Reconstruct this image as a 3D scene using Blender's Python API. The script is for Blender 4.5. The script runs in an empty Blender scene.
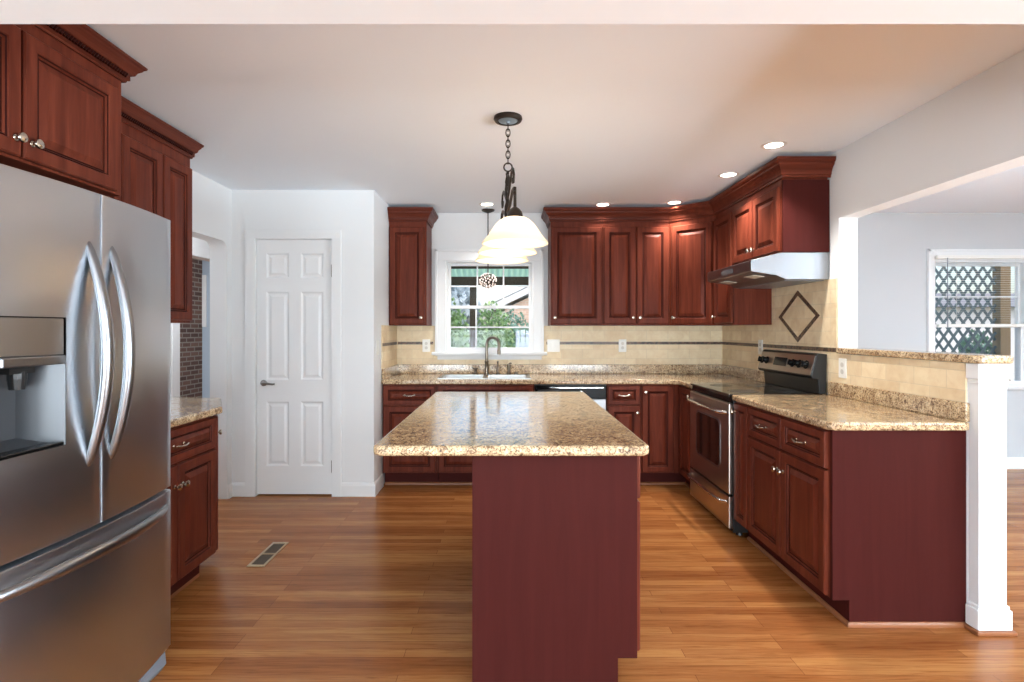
import bpy, bmesh, math, random
from mathutils import Vector, Matrix
random.seed(7)
C = bpy.context.scene.collection
scn = bpy.context.scene
R = math.radians

# ------------------------------------------------------------------ camera, world, light, exposure
CAM_H = 1.335
F = 545.0
cd = bpy.data.cameras.new('camera'); cam = bpy.data.objects.new('camera', cd); C.objects.link(cam)
cam.location = (0, 0, CAM_H); cam.rotation_euler = (R(90), 0, 0)
cd.sensor_width = 36.0; cd.lens = F / 1024 * 36.0
cd.shift_x = 4 / 1024; cd.shift_y = -11 / 1024
cd.clip_start = 0.05; cd.clip_end = 200
scn.camera = cam
vs = scn.view_settings
vs.view_transform = 'Standard'; vs.look = 'None'; vs.gamma = 1.0; vs.use_curve_mapping = False
vs.exposure = 1.10

w = bpy.data.worlds.new('world'); scn.world = w; w.use_nodes = True
wn = w.node_tree; wn.nodes.clear()
sky = wn.nodes.new('ShaderNodeTexSky'); sky.sky_type = 'NISHITA'
sky.sun_disc = False; sky.sun_elevation = R(48); sky.sun_rotation = R(150); sky.dust_density = 2.5; sky.ozone_density = 1.0
bg = wn.nodes.new('ShaderNodeBackground'); bg.inputs['Strength'].default_value = 0.17
wo = wn.nodes.new('ShaderNodeOutputWorld')
wn.links.new(sky.outputs[0], bg.inputs[0]); wn.links.new(bg.outputs[0], wo.inputs[0])

def area_light(name, loc, rot, sx, sy, power, col=(1, 1, 1), spread=180):
    l = bpy.data.lights.new(name, 'AREA'); l.shape = 'RECTANGLE'; l.size = sx; l.size_y = sy
    l.energy = power; l.color = col; l.spread = R(spread)
    o = bpy.data.objects.new(name, l); C.objects.link(o); o.location = loc; o.rotation_euler = rot
    return o
def point_light(name, loc, power, col, radius=0.04):
    l = bpy.data.lights.new(name, 'POINT'); l.energy = power; l.color = col; l.shadow_soft_size = radius
    o = bpy.data.objects.new(name, l); C.objects.link(o); o.location = loc
    return o
def spot_light(name, loc, power, col, angle=130, blend=0.6, radius=0.05):
    l = bpy.data.lights.new(name, 'SPOT'); l.energy = power; l.color = col; l.shadow_soft_size = radius
    l.spot_size = R(angle); l.spot_blend = blend
    o = bpy.data.objects.new(name, l); C.objects.link(o); o.location = loc
    return o

CEIL = 2.46
XL, XR, YB = -2.22, 2.07, 5.25      # kitchen left wall, right wall, back wall
XRR, YREAR = 6.3, -4.2
XR2 = XR + 0.115              # dining room right wall, near room rear wall
FILL_COOL = (0.78, 0.915, 1.0)
WARM = (1.0, 0.97, 0.92)
# fill lamps added at unseen rear and side windows, tilted up at the ceiling
for wx in (-1.2, 1.35):
    area_light('rear_fill', (wx, YREAR + 0.10, 0.85), (R(140), 0, 0), 2.3, 1.5, 138, FILL_COOL)
area_light('side_fill', (XRR - 0.10, -0.4, 0.95), (R(138), 0, R(90)), 3.4, 1.6, 330, FILL_COOL, 118)
area_light('brick_area_fill', (-4.3, 4.6, 2.3), (R(0), R(35), 0), 0.8, 1.2, 40, FILL_COOL)  # added lamp to brighten the brick room, no window there
CANS = [(1.614, 3.31), (1.593, 3.94), (1.465, 4.797), (0.849, 4.88), (-0.1875, 4.866)]
for i, (x, y) in enumerate(CANS):
    spot_light('can_lamp', (x, y, CEIL - 0.03), 42 if i < 3 else 30, WARM, 105, 1.0, 0.05)
SHADES = [(0.0335, 2.61), (-0.003, 2.93), (-0.036, 3.25)]
for x, y in SHADES:
    point_light('pendant_bulb', (x, y, 1.80), 1.3, (1.0, 0.93, 0.84), 0.03)
point_light('hall_point_fill', (-2.8, 4.6, 2.3), 11, (0.95, 0.97, 1.0), 0.08)  # fill added for the hall, has no fixture
point_light('brick_point_fill', (-3.9, 6.6, 2.25), 11, (0.95, 0.97, 1.0), 0.08)  # fill added beyond the hall doorway, without a fixture

# ------------------------------------------------------------------ materials
def s2l(c):
    return tuple(((v / 255) / 12.92 if v / 255 <= 0.04045 else ((v / 255 + 0.055) / 1.055) ** 2.4) for v in c)
def rgba(c): return (*s2l(c), 1)
def mat(name, col, rough=0.5, metal=0.0, spec=0.5, coat=0.0, emit=None, estr=0.0, aniso=0.0):
    m = bpy.data.materials.new(name); m.use_nodes = True
    b = m.node_tree.nodes['Principled BSDF']
    b.inputs['Base Color'].default_value = rgba(col)
    b.inputs['Roughness'].default_value = rough; b.inputs['Metallic'].default_value = metal
    b.inputs['Specular IOR Level'].default_value = spec
    b.inputs['Coat Weight'].default_value = coat; b.inputs['Coat Roughness'].default_value = 0.12
    if emit: b.inputs['Emission Color'].default_value = rgba(emit); b.inputs['Emission Strength'].default_value = estr
    b.inputs['Anisotropic'].default_value = aniso
    return m
def nodes(m): return m.node_tree.nodes, m.node_tree.links, m.node_tree.nodes['Principled BSDF']
def ramp(N, stops, interp='LINEAR'):
    r = N.new('ShaderNodeValToRGB'); cr = r.color_ramp; cr.interpolation = interp
    while len(cr.elements) < len(stops): cr.elements.new(0.5)
    for e, (p, c) in zip(cr.elements, stops): e.position = p; e.color = rgba(c)
    return r
def coords(N, L, scale=(1, 1, 1), rot=(0, 0, 0), kind='Object', loc=(0, 0, 0)):
    t = N.new('ShaderNodeTexCoord'); mp = N.new('ShaderNodeMapping')
    mp.inputs['Scale'].default_value = scale; mp.inputs['Rotation'].default_value = rot; mp.inputs['Location'].default_value = loc
    L.new(t.outputs[kind], mp.inputs[0]); return mp
def noise(N, L, vec, scale, detail=4, rough=0.55, dist=0.0):
    n = N.new('ShaderNodeTexNoise'); n.inputs['Scale'].default_value = scale; n.inputs['Detail'].default_value = detail
    n.inputs['Roughness'].default_value = rough; n.inputs['Distortion'].default_value = dist
    L.new(vec.outputs[0], n.inputs['Vector']); return n
def bump(N, L, b, src, strength, dist=0.002):
    bp = N.new('ShaderNodeBump'); bp.inputs['Strength'].default_value = strength; bp.inputs['Distance'].default_value = dist
    L.new(src, bp.inputs['Height']); L.new(bp.outputs[0], b.inputs['Normal'])

def wood_mat(name, c0, c1, c2, rough=0.38, coat=0.0, contrast=1.0, horiz=False, sp=0.10):
    m = mat(name, c1, rough, coat=coat, spec=sp); N, L, b = nodes(m)
    mp = coords(N, L, (1.2, 16, 16) if horiz else (16, 16, 1.2))
    oi = N.new('ShaderNodeObjectInfo'); va = N.new('ShaderNodeVectorMath'); va.operation = 'ADD'
    sc_ = N.new('ShaderNodeMath'); sc_.operation = 'MULTIPLY'; sc_.inputs[1].default_value = 37.0
    L.new(oi.outputs['Random'], sc_.inputs[0]); L.new(mp.outputs[0], va.inputs[0]); L.new(sc_.outputs[0], va.inputs[1])
    n1 = noise(N, L, va, 1.6, 6, 0.6, 0.6)
    r = ramp(N, [(0.28, c0), (0.5, c1), (0.75, c2)]); L.new(n1.outputs[0], r.inputs[0])
    L.new(r.outputs[0], b.inputs['Base Color'])
    bump(N, L, b, n1.outputs[0], 0.06)
    return m

M = {}
M['cherry'] = wood_mat('cherry_wood', (80, 34, 23), (98, 44, 30), (115, 56, 39))
M['cherry_h'] = wood_mat('cherry_wood_crown', (76, 33, 23), (92, 42, 29), (107, 53, 38), horiz=True)
M['glaze'] = mat('dark_glaze', (50, 18, 13), 0.5, spec=0.08)
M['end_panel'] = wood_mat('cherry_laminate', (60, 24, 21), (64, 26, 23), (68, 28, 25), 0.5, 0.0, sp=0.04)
M['toe'] = mat('toe_kick_wood', (70, 28, 24), 0.6, spec=0.06)
M['white_wall'] = mat('white_wall_paint', (230, 230, 230), 0.85, spec=0.2)
M['white_ceiling'] = mat('white_ceiling_paint', (242, 247, 253), 0.9, spec=0.15)
M['trim'] = mat('white_trim_paint', (232, 232, 232), 0.45, spec=0.4)
M['door_white'] = mat('white_door_paint', (234, 234, 234), 0.45, spec=0.4)
M['nickel'] = mat('brushed_nickel', (205, 196, 182), 0.25, metal=1)
M['dark_nickel'] = mat('dark_nickel', (128, 118, 106), 0.3, metal=1)
M['door_nickel'] = mat('satin_nickel', (160, 158, 156), 0.3, metal=1)
M['chrome'] = mat('chrome', (215, 215, 215), 0.15, metal=1)
M['black_gloss'] = mat('black_enamel', (12, 12, 13), 0.2, spec=0.15)
M['black_satin'] = mat('black_plastic', (22, 22, 23), 0.4)
M['black_glass'] = mat('black_glass', (8, 8, 9), 0.06, coat=0.4)
M['burner'] = mat('burner_ring', (52, 52, 54), 0.2)
M['grey_plastic'] = mat('grey_plastic', (120, 126, 134), 0.35)
M['dark_cavity'] = mat('grey_cavity', (74, 76, 80), 0.3, metal=0.3)
M['reflection_plate'] = mat('plate_reflection_blue', (150, 168, 182), 0.3, metal=0.6)  # blue tint paints a reflection into the canopy plate
M['bronze'] = mat('oil_rubbed_bronze', (52, 44, 38), 0.4, metal=0.7)
M['outlet'] = mat('white_plastic', (236, 234, 228), 0.4)
M['slot_plate'] = mat('receptacle_plastic', (206, 202, 194), 0.4)
M['slot'] = mat('dark_slot', (60, 58, 56), 0.6)
M['mortar'] = mat('fence_paint', (190, 205, 222), 0.7)
M['louver'] = mat('register_louver', (112, 98, 82), 0.5, metal=0.4)
M['almond'] = mat('register_metal', (176, 152, 120), 0.4, metal=0.5)
M['lens'] = mat('lamp_lens', (255, 250, 240), 0.4, emit=(255, 244, 225), estr=6)
M['hood_lens'] = mat('hood_lamp_lens', (225, 220, 205), 0.4)
M['display'] = mat('display_glass', (30, 36, 38), 0.1)
M['porch_wood'] = mat('dark_stained_porch_wood', (96, 76, 66), 0.8)
M['tan_wood'] = mat('tan_porch_wood', (150, 128, 92), 0.8)
M['soil'] = mat('garden_soil', (96, 104, 74), 0.95)
M['house_brick'] = mat('salmon_brick', (205, 170, 150), 0.9)
M['roof_grey'] = mat('grey_roof', (150, 150, 152), 0.9)
M['bluegrey'] = mat('blue_grey_paint', (176, 190, 204), 0.8)
M['lattice'] = mat('lattice_paint', (88, 108, 112), 0.7)
M['dining_wall'] = mat('dining_wall_paint', (196, 198, 200), 0.85, spec=0.2)
M['shoe'] = mat('oak_shoe_molding', (140, 86, 52), 0.4)
def steel_mat(name, col, rough, aniso=0.35):
    m = mat(name, col, rough, metal=1, aniso=aniso); N, L, b = nodes(m)
    tg = N.new('ShaderNodeTangent'); tg.direction_type = 'UV_MAP'
    L.new(tg.outputs[0], b.inputs['Tangent']); b.inputs['Anisotropic Rotation'].default_value = 0.25
    mp = coords(N, L, (2, 2, 420)); n = noise(N, L, mp, 2.0, 3)
    rr = N.new('ShaderNodeMapRange'); rr.inputs[3].default_value = rough - 0.004; rr.inputs[4].default_value = rough + 0.004
    L.new(n.outputs[0], rr.inputs[0]); L.new(rr.outputs[0], b.inputs['Roughness'])
    return m
M['steel'] = steel_mat('brushed_stainless_steel', (196, 201, 207), 0.30)
M['steel_smooth'] = steel_mat('satin_stainless_steel', (148, 150, 153), 0.36, 0.4)
M['oven_steel'] = steel_mat('warm_stainless_steel', (184, 174, 166), 0.28)
M['sink_steel'] = mat('sink_steel', (160, 160, 158), 0.28, metal=1)
M['handle_steel'] = steel_mat('grey_handle_steel', (150, 151, 154), 0.30, 0.3)
M['panel_steel'] = steel_mat('dispenser_steel', (170, 168, 164), 0.34)

def granite():
    m = mat('speckled_granite', (190, 160, 120), 0.12, coat=0.3); N, L, b = nodes(m)
    mp = coords(N, L, (1, 1, 1))
    n1 = noise(N, L, mp, 58, 6, 0.70, 1.0)
    r1 = ramp(N, [(0.32, (88, 68, 56)), (0.42, (150, 120, 92)), (0.48, (212, 182, 142)), (0.58, (230, 206, 168)), (0.72, (236, 224, 204))])
    L.new(n1.outputs[0], r1.inputs[0])
    n2 = noise(N, L, mp, 170, 4, 0.7)
    r2 = ramp(N, [(0.40, (46, 42, 42)), (0.49, (255, 255, 255))]); L.new(n2.outputs[0], r2.inputs[0])
    mx = N.new('ShaderNodeMix'); mx.data_type = 'RGBA'; mx.blend_type = 'MULTIPLY'; mx.inputs[0].default_value = 0.8
    L.new(r1.outputs[0], mx.inputs[6]); L.new(r2.outputs[0], mx.inputs[7])
    n3 = noise(N, L, mp, 9, 3, 0.6, 1.5)
    r3 = ramp(N, [(0.35, (206, 192, 182)), (0.6, (255, 252, 246))]); L.new(n3.outputs[0], r3.inputs[0])
    mx2 = N.new('ShaderNodeMix'); mx2.data_type = 'RGBA'; mx2.blend_type = 'MULTIPLY'; mx2.inputs[0].default_value = 0.8
    L.new(mx.outputs[2], mx2.inputs[6]); L.new(r3.outputs[0], mx2.inputs[7])
    L.new(mx2.outputs[2], b.inputs['Base Color'])
    return m
M['granite'] = granite()

def brick_mat(name, rot, bw, bh, c1, c2, cm, mortar, rough=0.5, nscale=14, offs=0.5, dark=(238, 228, 216), bstr=0.25):
    m = mat(name, c1, rough); N, L, b = nodes(m)
    mp = coords(N, L, (1, 1, 1), rot)
    br = N.new('ShaderNodeTexBrick'); br.offset = offs; br.inputs['Scale'].default_value = 1.0
    br.inputs['Brick Width'].default_value = bw; br.inputs['Row Height'].default_value = bh
    br.inputs['Mortar Size'].default_value = mortar; br.inputs['Mortar Smooth'].default_value = 0.2
    br.inputs['Color1'].default_value = rgba(c1); br.inputs['Color2'].default_value = rgba(c2); br.inputs['Mortar'].default_value = rgba(cm)
    L.new(mp.outputs[0], br.inputs['Vector'])
    n = noise(N, L, mp, nscale, 5, 0.6, 0.5)
    r = ramp(N, [(0.3, dark), (0.65, (255, 255, 255))]); L.new(n.outputs[0], r.inputs[0])
    mx = N.new('ShaderNodeMix'); mx.data_type = 'RGBA'; mx.blend_type = 'MULTIPLY'; mx.inputs[0].default_value = 0.8
    L.new(br.outputs['Color'], mx.inputs[6]); L.new(r.outputs[0], mx.inputs[7]); L.new(mx.outputs[2], b.inputs['Base Color'])
    inv = N.new('ShaderNodeMath'); inv.operation = 'SUBTRACT'; inv.inputs[0].default_value = 1.0
    L.new(br.outputs['Fac'], inv.inputs[1]); bump(N, L, b, inv.outputs[0], bstr, 0.003)
    return m
# brick texture runs in the mapped X (length) and Y (rows); these rotations lay it on walls
TILE = ((242, 224, 190), (228, 206, 170), (224, 206, 174))
M['tile_y'] = brick_mat('travertine_tile_back', (R(-90), 0, 0), 0.205, 0.0885, *TILE, 0.003)
def yz_map(m):
    # put (y, z) into the texture's (x, y)
    N, L, b = nodes(m)
    mp = [n for n in N if n.type == 'MAPPING'][0]; tc = [n for n in N if n.type == 'TEX_COORD'][0]
    sx = N.new('ShaderNodeSeparateXYZ'); cx = N.new('ShaderNodeCombineXYZ')
    L.new(tc.outputs['Object'], sx.inputs[0]); L.new(sx.outputs[1], cx.inputs[0]); L.new(sx.outputs[2], cx.inputs[1]); L.new(sx.outputs[0], cx.inputs[2])
    L.new(cx.outputs[0], mp.inputs[0]); mp.inputs['Rotation'].default_value = (0, 0, 0)
    return m
def xz_map(m):
    N, L, b = nodes(m)
    mp = [n for n in N if n.type == 'MAPPING'][0]; tc = [n for n in N if n.type == 'TEX_COORD'][0]
    sx = N.new('ShaderNodeSeparateXYZ'); cx = N.new('ShaderNodeCombineXYZ')
    L.new(tc.outputs['Object'], sx.inputs[0]); L.new(sx.outputs[0], cx.inputs[0]); L.new(sx.outputs[2], cx.inputs[1]); L.new(sx.outputs[1], cx.inputs[2])
    L.new(cx.outputs[0], mp.inputs[0]); mp.inputs['Rotation'].default_value = (0, 0, 0)
    return m
xz_map(M['tile_y'])
M['tile_x'] = yz_map(brick_mat('travertine_tile_side', (0, 0, 0), 0.205, 0.0885, *TILE, 0.003))
M['brick_wall'] = yz_map(brick_mat('red_brown_brick', (0, 0, 0), 0.20, 0.068, (126, 96, 84), (88, 66, 60), (150, 142, 134), 0.010, 0.9, 20))
M['gable_brick'] = xz_map(brick_mat('salmon_house_brick', (0, 0, 0), 0.22, 0.075, (236, 206, 186), (222, 190, 172), (230, 220, 210), 0.008, 0.9, 20))
def mosaic():
    m = mat('brown_mosaic', (90, 66, 50), 0.35); N, L, b = nodes(m)
    mp = coords(N, L, (1, 1, 1))
    v = N.new('ShaderNodeTexVoronoi'); v.inputs['Scale'].default_value = 70; L.new(mp.outputs[0], v.inputs['Vector'])
    r = ramp(N, [(0.0, (58, 42, 32)), (0.4, (108, 82, 62)), (0.7, (84, 62, 48)), (1.0, (150, 122, 94))], 'CONSTANT')
    L.new(v.outputs['Color'], r.inputs[0]); L.new(r.outputs[0], b.inputs['Base Color']); return m
M['mosaic'] = mosaic()
def floor_mat():
    m = mat('oak_strip_floor', (170, 104, 62), 0.26, coat=0.0, spec=0.17); N, L, b = nodes(m)
    mp = coords(N, L)
    br = N.new('ShaderNodeTexBrick'); br.offset = 0.37; br.offset_frequency = 3; br.inputs['Scale'].default_value = 1.0
    br.inputs['Brick Width'].default_value = 1.15; br.inputs['Row Height'].default_value = 0.057
    br.inputs['Mortar Size'].default_value = 0.0011; br.inputs['Mortar Smooth'].default_value = 0.3; br.inputs['Bias'].default_value = 0.0
    br.inputs['Color1'].default_value = rgba((194, 138, 84)); br.inputs['Color2'].default_value = rgba((158, 101, 58)); br.inputs['Mortar'].default_value = rgba((120, 70, 42))
    L.new(mp.outputs[0], br.inputs['Vector'])
    mg = coords(N, L, (1.6, 34, 1)); g = noise(N, L, mg, 2.2, 6, 0.65, 1.2)
    rg = ramp(N, [(0.3, (186, 160, 136)), (0.5, (236, 226, 214)), (0.7, (255, 255, 252))]); L.new(g.outputs[0], rg.inputs[0])
    mx = N.new('ShaderNodeMix'); mx.data_type = 'RGBA'; mx.blend_type = 'MULTIPLY'; mx.inputs[0].default_value = 0.85
    L.new(br.outputs['Color'], mx.inputs[6]); L.new(rg.outputs[0], mx.inputs[7])
    mb_ = coords(N, L, (0.8, 9, 1)); g2 = noise(N, L, mb_, 1.0, 2, 0.5)
    r2 = ramp(N, [(0.35, (226, 208, 196)), (0.65, (255, 255, 255))]); L.new(g2.outputs[0], r2.inputs[0])
    mx2 = N.new('ShaderNodeMix'); mx2.data_type = 'RGBA'; mx2.blend_type = 'MULTIPLY'; mx2.inputs[0].default_value = 0.9
    L.new(mx.outputs[2], mx2.inputs[6]); L.new(r2.outputs[0], mx2.inputs[7]); L.new(mx2.outputs[2], b.inputs['Base Color'])
    bump(N, L, b, g.outputs[0], 0.04)
    return m
M['floor'] = floor_mat()
def leaf_mat(name, a, c):
    m = mat(name, a, 0.6); N, L, b = nodes(m)
    mp = coords(N, L); n = noise(N, L, mp, 7, 3)
    r = ramp(N, [(0.35, a), (0.65, c)]); L.new(n.outputs[0], r.inputs[0]); L.new(r.outputs[0], b.inputs['Base Color'])
    return m
M['leaf'] = leaf_mat('green_leaves', (96, 140, 84), (176, 206, 142))
M['leaf2'] = leaf_mat('blue_green_leaves', (88, 132, 108), (146, 186, 162))
M['leaf3'] = leaf_mat('hazy_far_leaves', (176, 194, 200), (206, 216, 220))  # distance haze painted into the far tree's leaf colour
def pane_mat():
    m = bpy.data.materials.new('window_glass'); m.use_nodes = True; N = m.node_tree.nodes; L = m.node_tree.links; N.clear()
    t = N.new('ShaderNodeBsdfTransparent'); g = N.new('ShaderNodeBsdfGlossy'); g.inputs['Roughness'].default_value = 0.02
    fr = N.new('ShaderNodeFresnel'); fr.inputs['IOR'].default_value = 1.45
    mx = N.new('ShaderNodeMixShader'); o = N.new('ShaderNodeOutputMaterial')
    fk = N.new('ShaderNodeMath'); fk.operation = 'MULTIPLY'; fk.inputs[1].default_value = 0.3
    L.new(fr.outputs[0], fk.inputs[0]); L.new(fk.outputs[0], mx.inputs[0]); L.new(t.outputs[0], mx.inputs[1]); L.new(g.outputs[0], mx.inputs[2]); L.new(mx.outputs[0], o.inputs[0])
    return m
M['pane'] = pane_mat()
def shade_mat():
    m = mat('alabaster_glass', (250, 236, 212), 0.3, emit=(255, 224, 176), estr=0.12); N, L, b = nodes(m)
    t = N.new('ShaderNodeBsdfTranslucent'); t.inputs[0].default_value = rgba((255, 242, 220))
    mx = N.new('ShaderNodeMixShader'); mx.inputs[0].default_value = 0.5
    o = [n for n in N if n.type == 'OUTPUT_MATERIAL'][0]
    L.new(b.outputs[0], mx.inputs[1]); L.new(t.outputs[0], mx.inputs[2]); L.new(mx.outputs[0], o.inputs[0])
    return m
M['shade'] = shade_mat()
def crystal_mat():
    m = mat('crystal_beads', (236, 226, 222), 0.08, metal=0.0, emit=(255, 226, 206), estr=0.15)
    nodes(m)[2].inputs['Transmission Weight'].default_value = 0.35
    return m
M['crystal'] = crystal_mat()
def poly_roof_mat():
    m = mat('green_corrugated_plastic', (220, 240, 222), 0.5); N, L, b = nodes(m)
    t = N.new('ShaderNodeBsdfTranslucent'); t.inputs[0].default_value = rgba((226, 246, 228))
    mx = N.new('ShaderNodeMixShader'); mx.inputs[0].default_value = 0.75
    o = [n for n in N if n.type == 'OUTPUT_MATERIAL'][0]
    L.new(b.outputs[0], mx.inputs[1]); L.new(t.outputs[0], mx.inputs[2]); L.new(mx.outputs[0], o.inputs[0])
    return m
M['poly_roof'] = poly_roof_mat()

# ------------------------------------------------------------------ mesh helpers
class MB:
    def __init__(self): self.bm = bmesh.new()
    def face(self, vs_, mi=0):
        try:
            f = self.bm.faces.new(vs_); f.material_index = mi; return f
        except ValueError: return None
    def box(self, x0, x1, y0, y1, z0, z1, mi=0):
        v = [self.bm.verts.new(p) for p in ((x0, y0, z0), (x1, y0, z0), (x1, y1, z0), (x0, y1, z0), (x0, y0, z1), (x1, y0, z1), (x1, y1, z1), (x0, y1, z1))]
        for q in ((3, 2, 1, 0), (4, 5, 6, 7), (0, 1, 5, 4), (1, 2, 6, 5), (2, 3, 7, 6), (3, 0, 4, 7)): self.face([v[i] for i in q], mi)
        return self
    def prism(self, pts, lo, hi, axis='z', mi=0):
        # pts: 2-D polygon; axis z -> (x,y), x -> (y,z), y -> (x,z)
        def P(a, b, h): return (a, b, h) if axis == 'z' else ((h, a, b) if axis == 'x' else (a, h, b))
        A = [self.bm.verts.new(P(a, b, lo)) for a, b in pts]; B = [self.bm.verts.new(P(a, b, hi)) for a, b in pts]
        self.face(A[::-1], mi); self.face(B, mi)
        n = len(pts)
        for i in range(n): self.face([A[i], A[(i + 1) % n], B[(i + 1) % n], B[i]], mi)
        return self
    def lathe(self, prof, c=(0, 0, 0), axis='z', seg=24, mi=0):
        rows = []
        for r, h in prof:
            row = []
            if r < 1e-6:
                p = (0, 0, h) if axis == 'z' else ((0, -h, 0) if axis == 'y' else (h, 0, 0))
                row = [self.bm.verts.new((p[0] + c[0], p[1] + c[1], p[2] + c[2]))]
            else:
                for k in range(seg):
                    a = 2 * math.pi * k / seg; s, t = r * math.cos(a), r * math.sin(a)
                    p = (s, t, h) if axis == 'z' else ((s, -h, t) if axis == 'y' else (h, s, t))
                    row.append(self.bm.verts.new((p[0] + c[0], p[1] + c[1], p[2] + c[2])))
            rows.append(row)
        for a, b in zip(rows, rows[1:]):
            if len(a) == 1 and len(b) == 1: continue
            for k in range(seg):
                k2 = (k + 1) % seg
                if len(a) == 1: self.face([a[0], b[k], b[k2]], mi)
                elif len(b) == 1: self.face([a[k], b[0], a[k2]], mi)
                else: self.face([a[k], b[k], b[k2], a[k2]], mi)
        return self
    def tube(self, pts, rad, seg=10, mi=0, sx=1.0, closed=False):
        pts = [Vector(p) for p in pts]; n = len(pts)
        rads = rad if isinstance(rad, (list, tuple)) else [rad] * n
        rows = []; up = None
        for i, p in enumerate(pts):
            if closed: t = (pts[(i + 1) % n] - pts[i - 1]).normalized()
            else: t = (pts[min(i + 1, n - 1)] - pts[max(i - 1, 0)]).normalized()
            if up is None:
                up = Vector((0, 0, 1)) if abs(t.z) < 0.9 else Vector((1, 0, 0))
            s = t.cross(up)
            if s.length < 1e-4: s = t.cross(Vector((0, 1, 0)))
            s.normalize(); u = s.cross(t).normalized(); up = u
            rows.append([self.bm.verts.new(p + (s * math.cos(2 * math.pi * k / seg) * sx + u * math.sin(2 * math.pi * k / seg)) * rads[i]) for k in range(seg)])
        rng = range(n) if closed else range(n - 1)
        for i in rng:
            a, b = rows[i], rows[(i + 1) % n]
            for k in range(seg): self.face([a[k], a[(k + 1) % seg], b[(k + 1) % seg], b[k]], mi)
        if not closed: self.face(rows[0][::-1], mi); self.face(rows[-1], mi)
        return self
    def ball(self, c, r, seg=10, rings=6, mi=0, sz=1.0):
        prof = [(r * math.sin(math.pi * i / rings), -r * sz * math.cos(math.pi * i / rings)) for i in range(rings + 1)]
        prof[0] = (0, prof[0][1]); prof[-1] = (0, prof[-1][1])
        return self.lathe(prof, c, 'z', seg, mi)
    def sweep(self, path, prof, mi=0):
        # path: (x,y) polyline; prof: (out, z) closed polygon; out is to the right of travel
        n = len(path); rows = []
        for i, p in enumerate(path):
            ds = []
            if i > 0: d = Vector(p) - Vector(path[i - 1]); ds.append(d.normalized())
            if i < n - 1: d = Vector(path[i + 1]) - Vector(p); ds.append(d.normalized())
            ns = [Vector((d.y, -d.x)) for d in ds]
            if len(ns) == 2:
                mtr = (ns[0] + ns[1]).normalized(); k = 1 / max(0.2, mtr.dot(ns[0])); nn = mtr * k
            else: nn = ns[0]
            rows.append([self.bm.verts.new((p[0] + nn.x * o, p[1] + nn.y * o, z)) for o, z in prof])
        q = len(prof)
        for a, b in zip(rows, rows[1:]):
            for k in range(q): self.face([a[k], a[(k + 1) % q], b[(k + 1) % q], b[k]], mi)
        self.face(rows[0][::-1], mi); self.face(rows[-1], mi)
        return self
    def rings(self, x0, x1, z0, z1, prof, glz=()):
        # nested rectangles in the xz plane: prof = [(inset, y)], last one is filled
        rows = []
        for ins, y in prof:
            rows.append([self.bm.verts.new(p) for p in ((x0 + ins, y, z0 + ins), (x1 - ins, y, z0 + ins), (x1 - ins, y, z1 - ins), (x0 + ins, y, z1 - ins))])
        self.face(rows[0], 0)
        for i, (a, b) in enumerate(zip(rows, rows[1:])):
            for k in range(4): self.face([a[k], b[k], b[(k + 1) % 4], a[(k + 1) % 4]], 1 if i in glz else 0)
        self.face(rows[-1][::-1], 0)
        return self
    def mesh(self, name, mats, smooth=None, uv=False):
        bmesh.ops.recalc_face_normals(self.bm, faces=self.bm.faces[:])
        if uv:
            ul = self.bm.loops.layers.uv.new('UVMap')
            for f in self.bm.faces:
                nx, ny, nz = abs(f.normal.x), abs(f.normal.y), abs(f.normal.z)
                for l in f.loops:
                    c = l.vert.co
                    l[ul].uv = (c.y, c.z) if nx >= ny and nx >= nz else ((c.x, c.z) if ny >= nz else (c.y, c.x))
        me = bpy.data.meshes.new(name); self.bm.to_mesh(me); self.bm.free()
        for m in (mats if isinstance(mats, (list, tuple)) else [mats]): me.materials.append(M[m] if isinstance(m, str) else m)
        if smooth:
            me.polygons.foreach_set('use_smooth', [True] * len(me.polygons)); me.set_sharp_from_angle(angle=R(smooth))
        return me
    def build(self, name, mats, parent=None, loc=(0, 0, 0), rz=0, smooth=None, bevel=0, seg=2, uv=False):
        return link(name, self.mesh(name, mats, smooth, uv), parent, loc, rz, bevel, seg)
def link(name, me, parent=None, loc=(0, 0, 0), rz=0, bevel=0, seg=2):
    o = bpy.data.objects.new(name, me); C.objects.link(o); o.location = loc; o.rotation_euler = (0, 0, rz)
    if parent: o.parent = parent
    if bevel:
        b = o.modifiers.new('bevel', 'BEVEL'); b.width = bevel; b.segments = seg; b.limit_method = 'ANGLE'; b.angle_limit = R(40)
    return o
def tag(o, label=None, cat=None, group=None, kind=None):
    if label: o['label'] = label
    if cat: o['category'] = cat
    if group: o['group'] = group
    if kind: o['kind'] = kind
    return o
def thing(name, label, cat, loc=(0, 0, 0), rz=0, group=None):
    o = bpy.data.objects.new(name, None); C.objects.link(o); o.location = loc; o.rotation_euler = (0, 0, rz); o.empty_display_size = 0.1
    return tag(o, label, cat, group)
def struct(o, label=None, cat=None):
    return tag(o, label, cat, None, 'structure')
def copy_tree(o, parent=None):
    c = o.copy(); C.objects.link(c)
    if parent: c.parent = parent
    for ch in list(o.children): copy_tree(ch, c)
    return c

# ------------------------------------------------------------------ room shell
def wall_cells(mb, a0, a1, z0, z1, holes, place):
    xs = sorted({a0, a1, *[h[0] for h in holes], *[h[1] for h in holes]}); zs = sorted({z0, z1, *[h[2] for h in holes], *[h[3] for h in holes]})
    for i in range(len(xs) - 1):
        j = 0
        while j < len(zs) - 1:
            def solid(jj):
                cx, cz = (xs[i] + xs[i + 1]) / 2, (zs[jj] + zs[jj + 1]) / 2
                return not any(h[0] < cx < h[1] and h[2] < cz < h[3] for h in holes)
            if not solid(j): j += 1; continue
            k = j
            while k + 1 < len(zs) - 1 and solid(k + 1): k += 1
            place(mb, xs[i], xs[i + 1], zs[j], zs[k + 1]); j = k + 1

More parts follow.
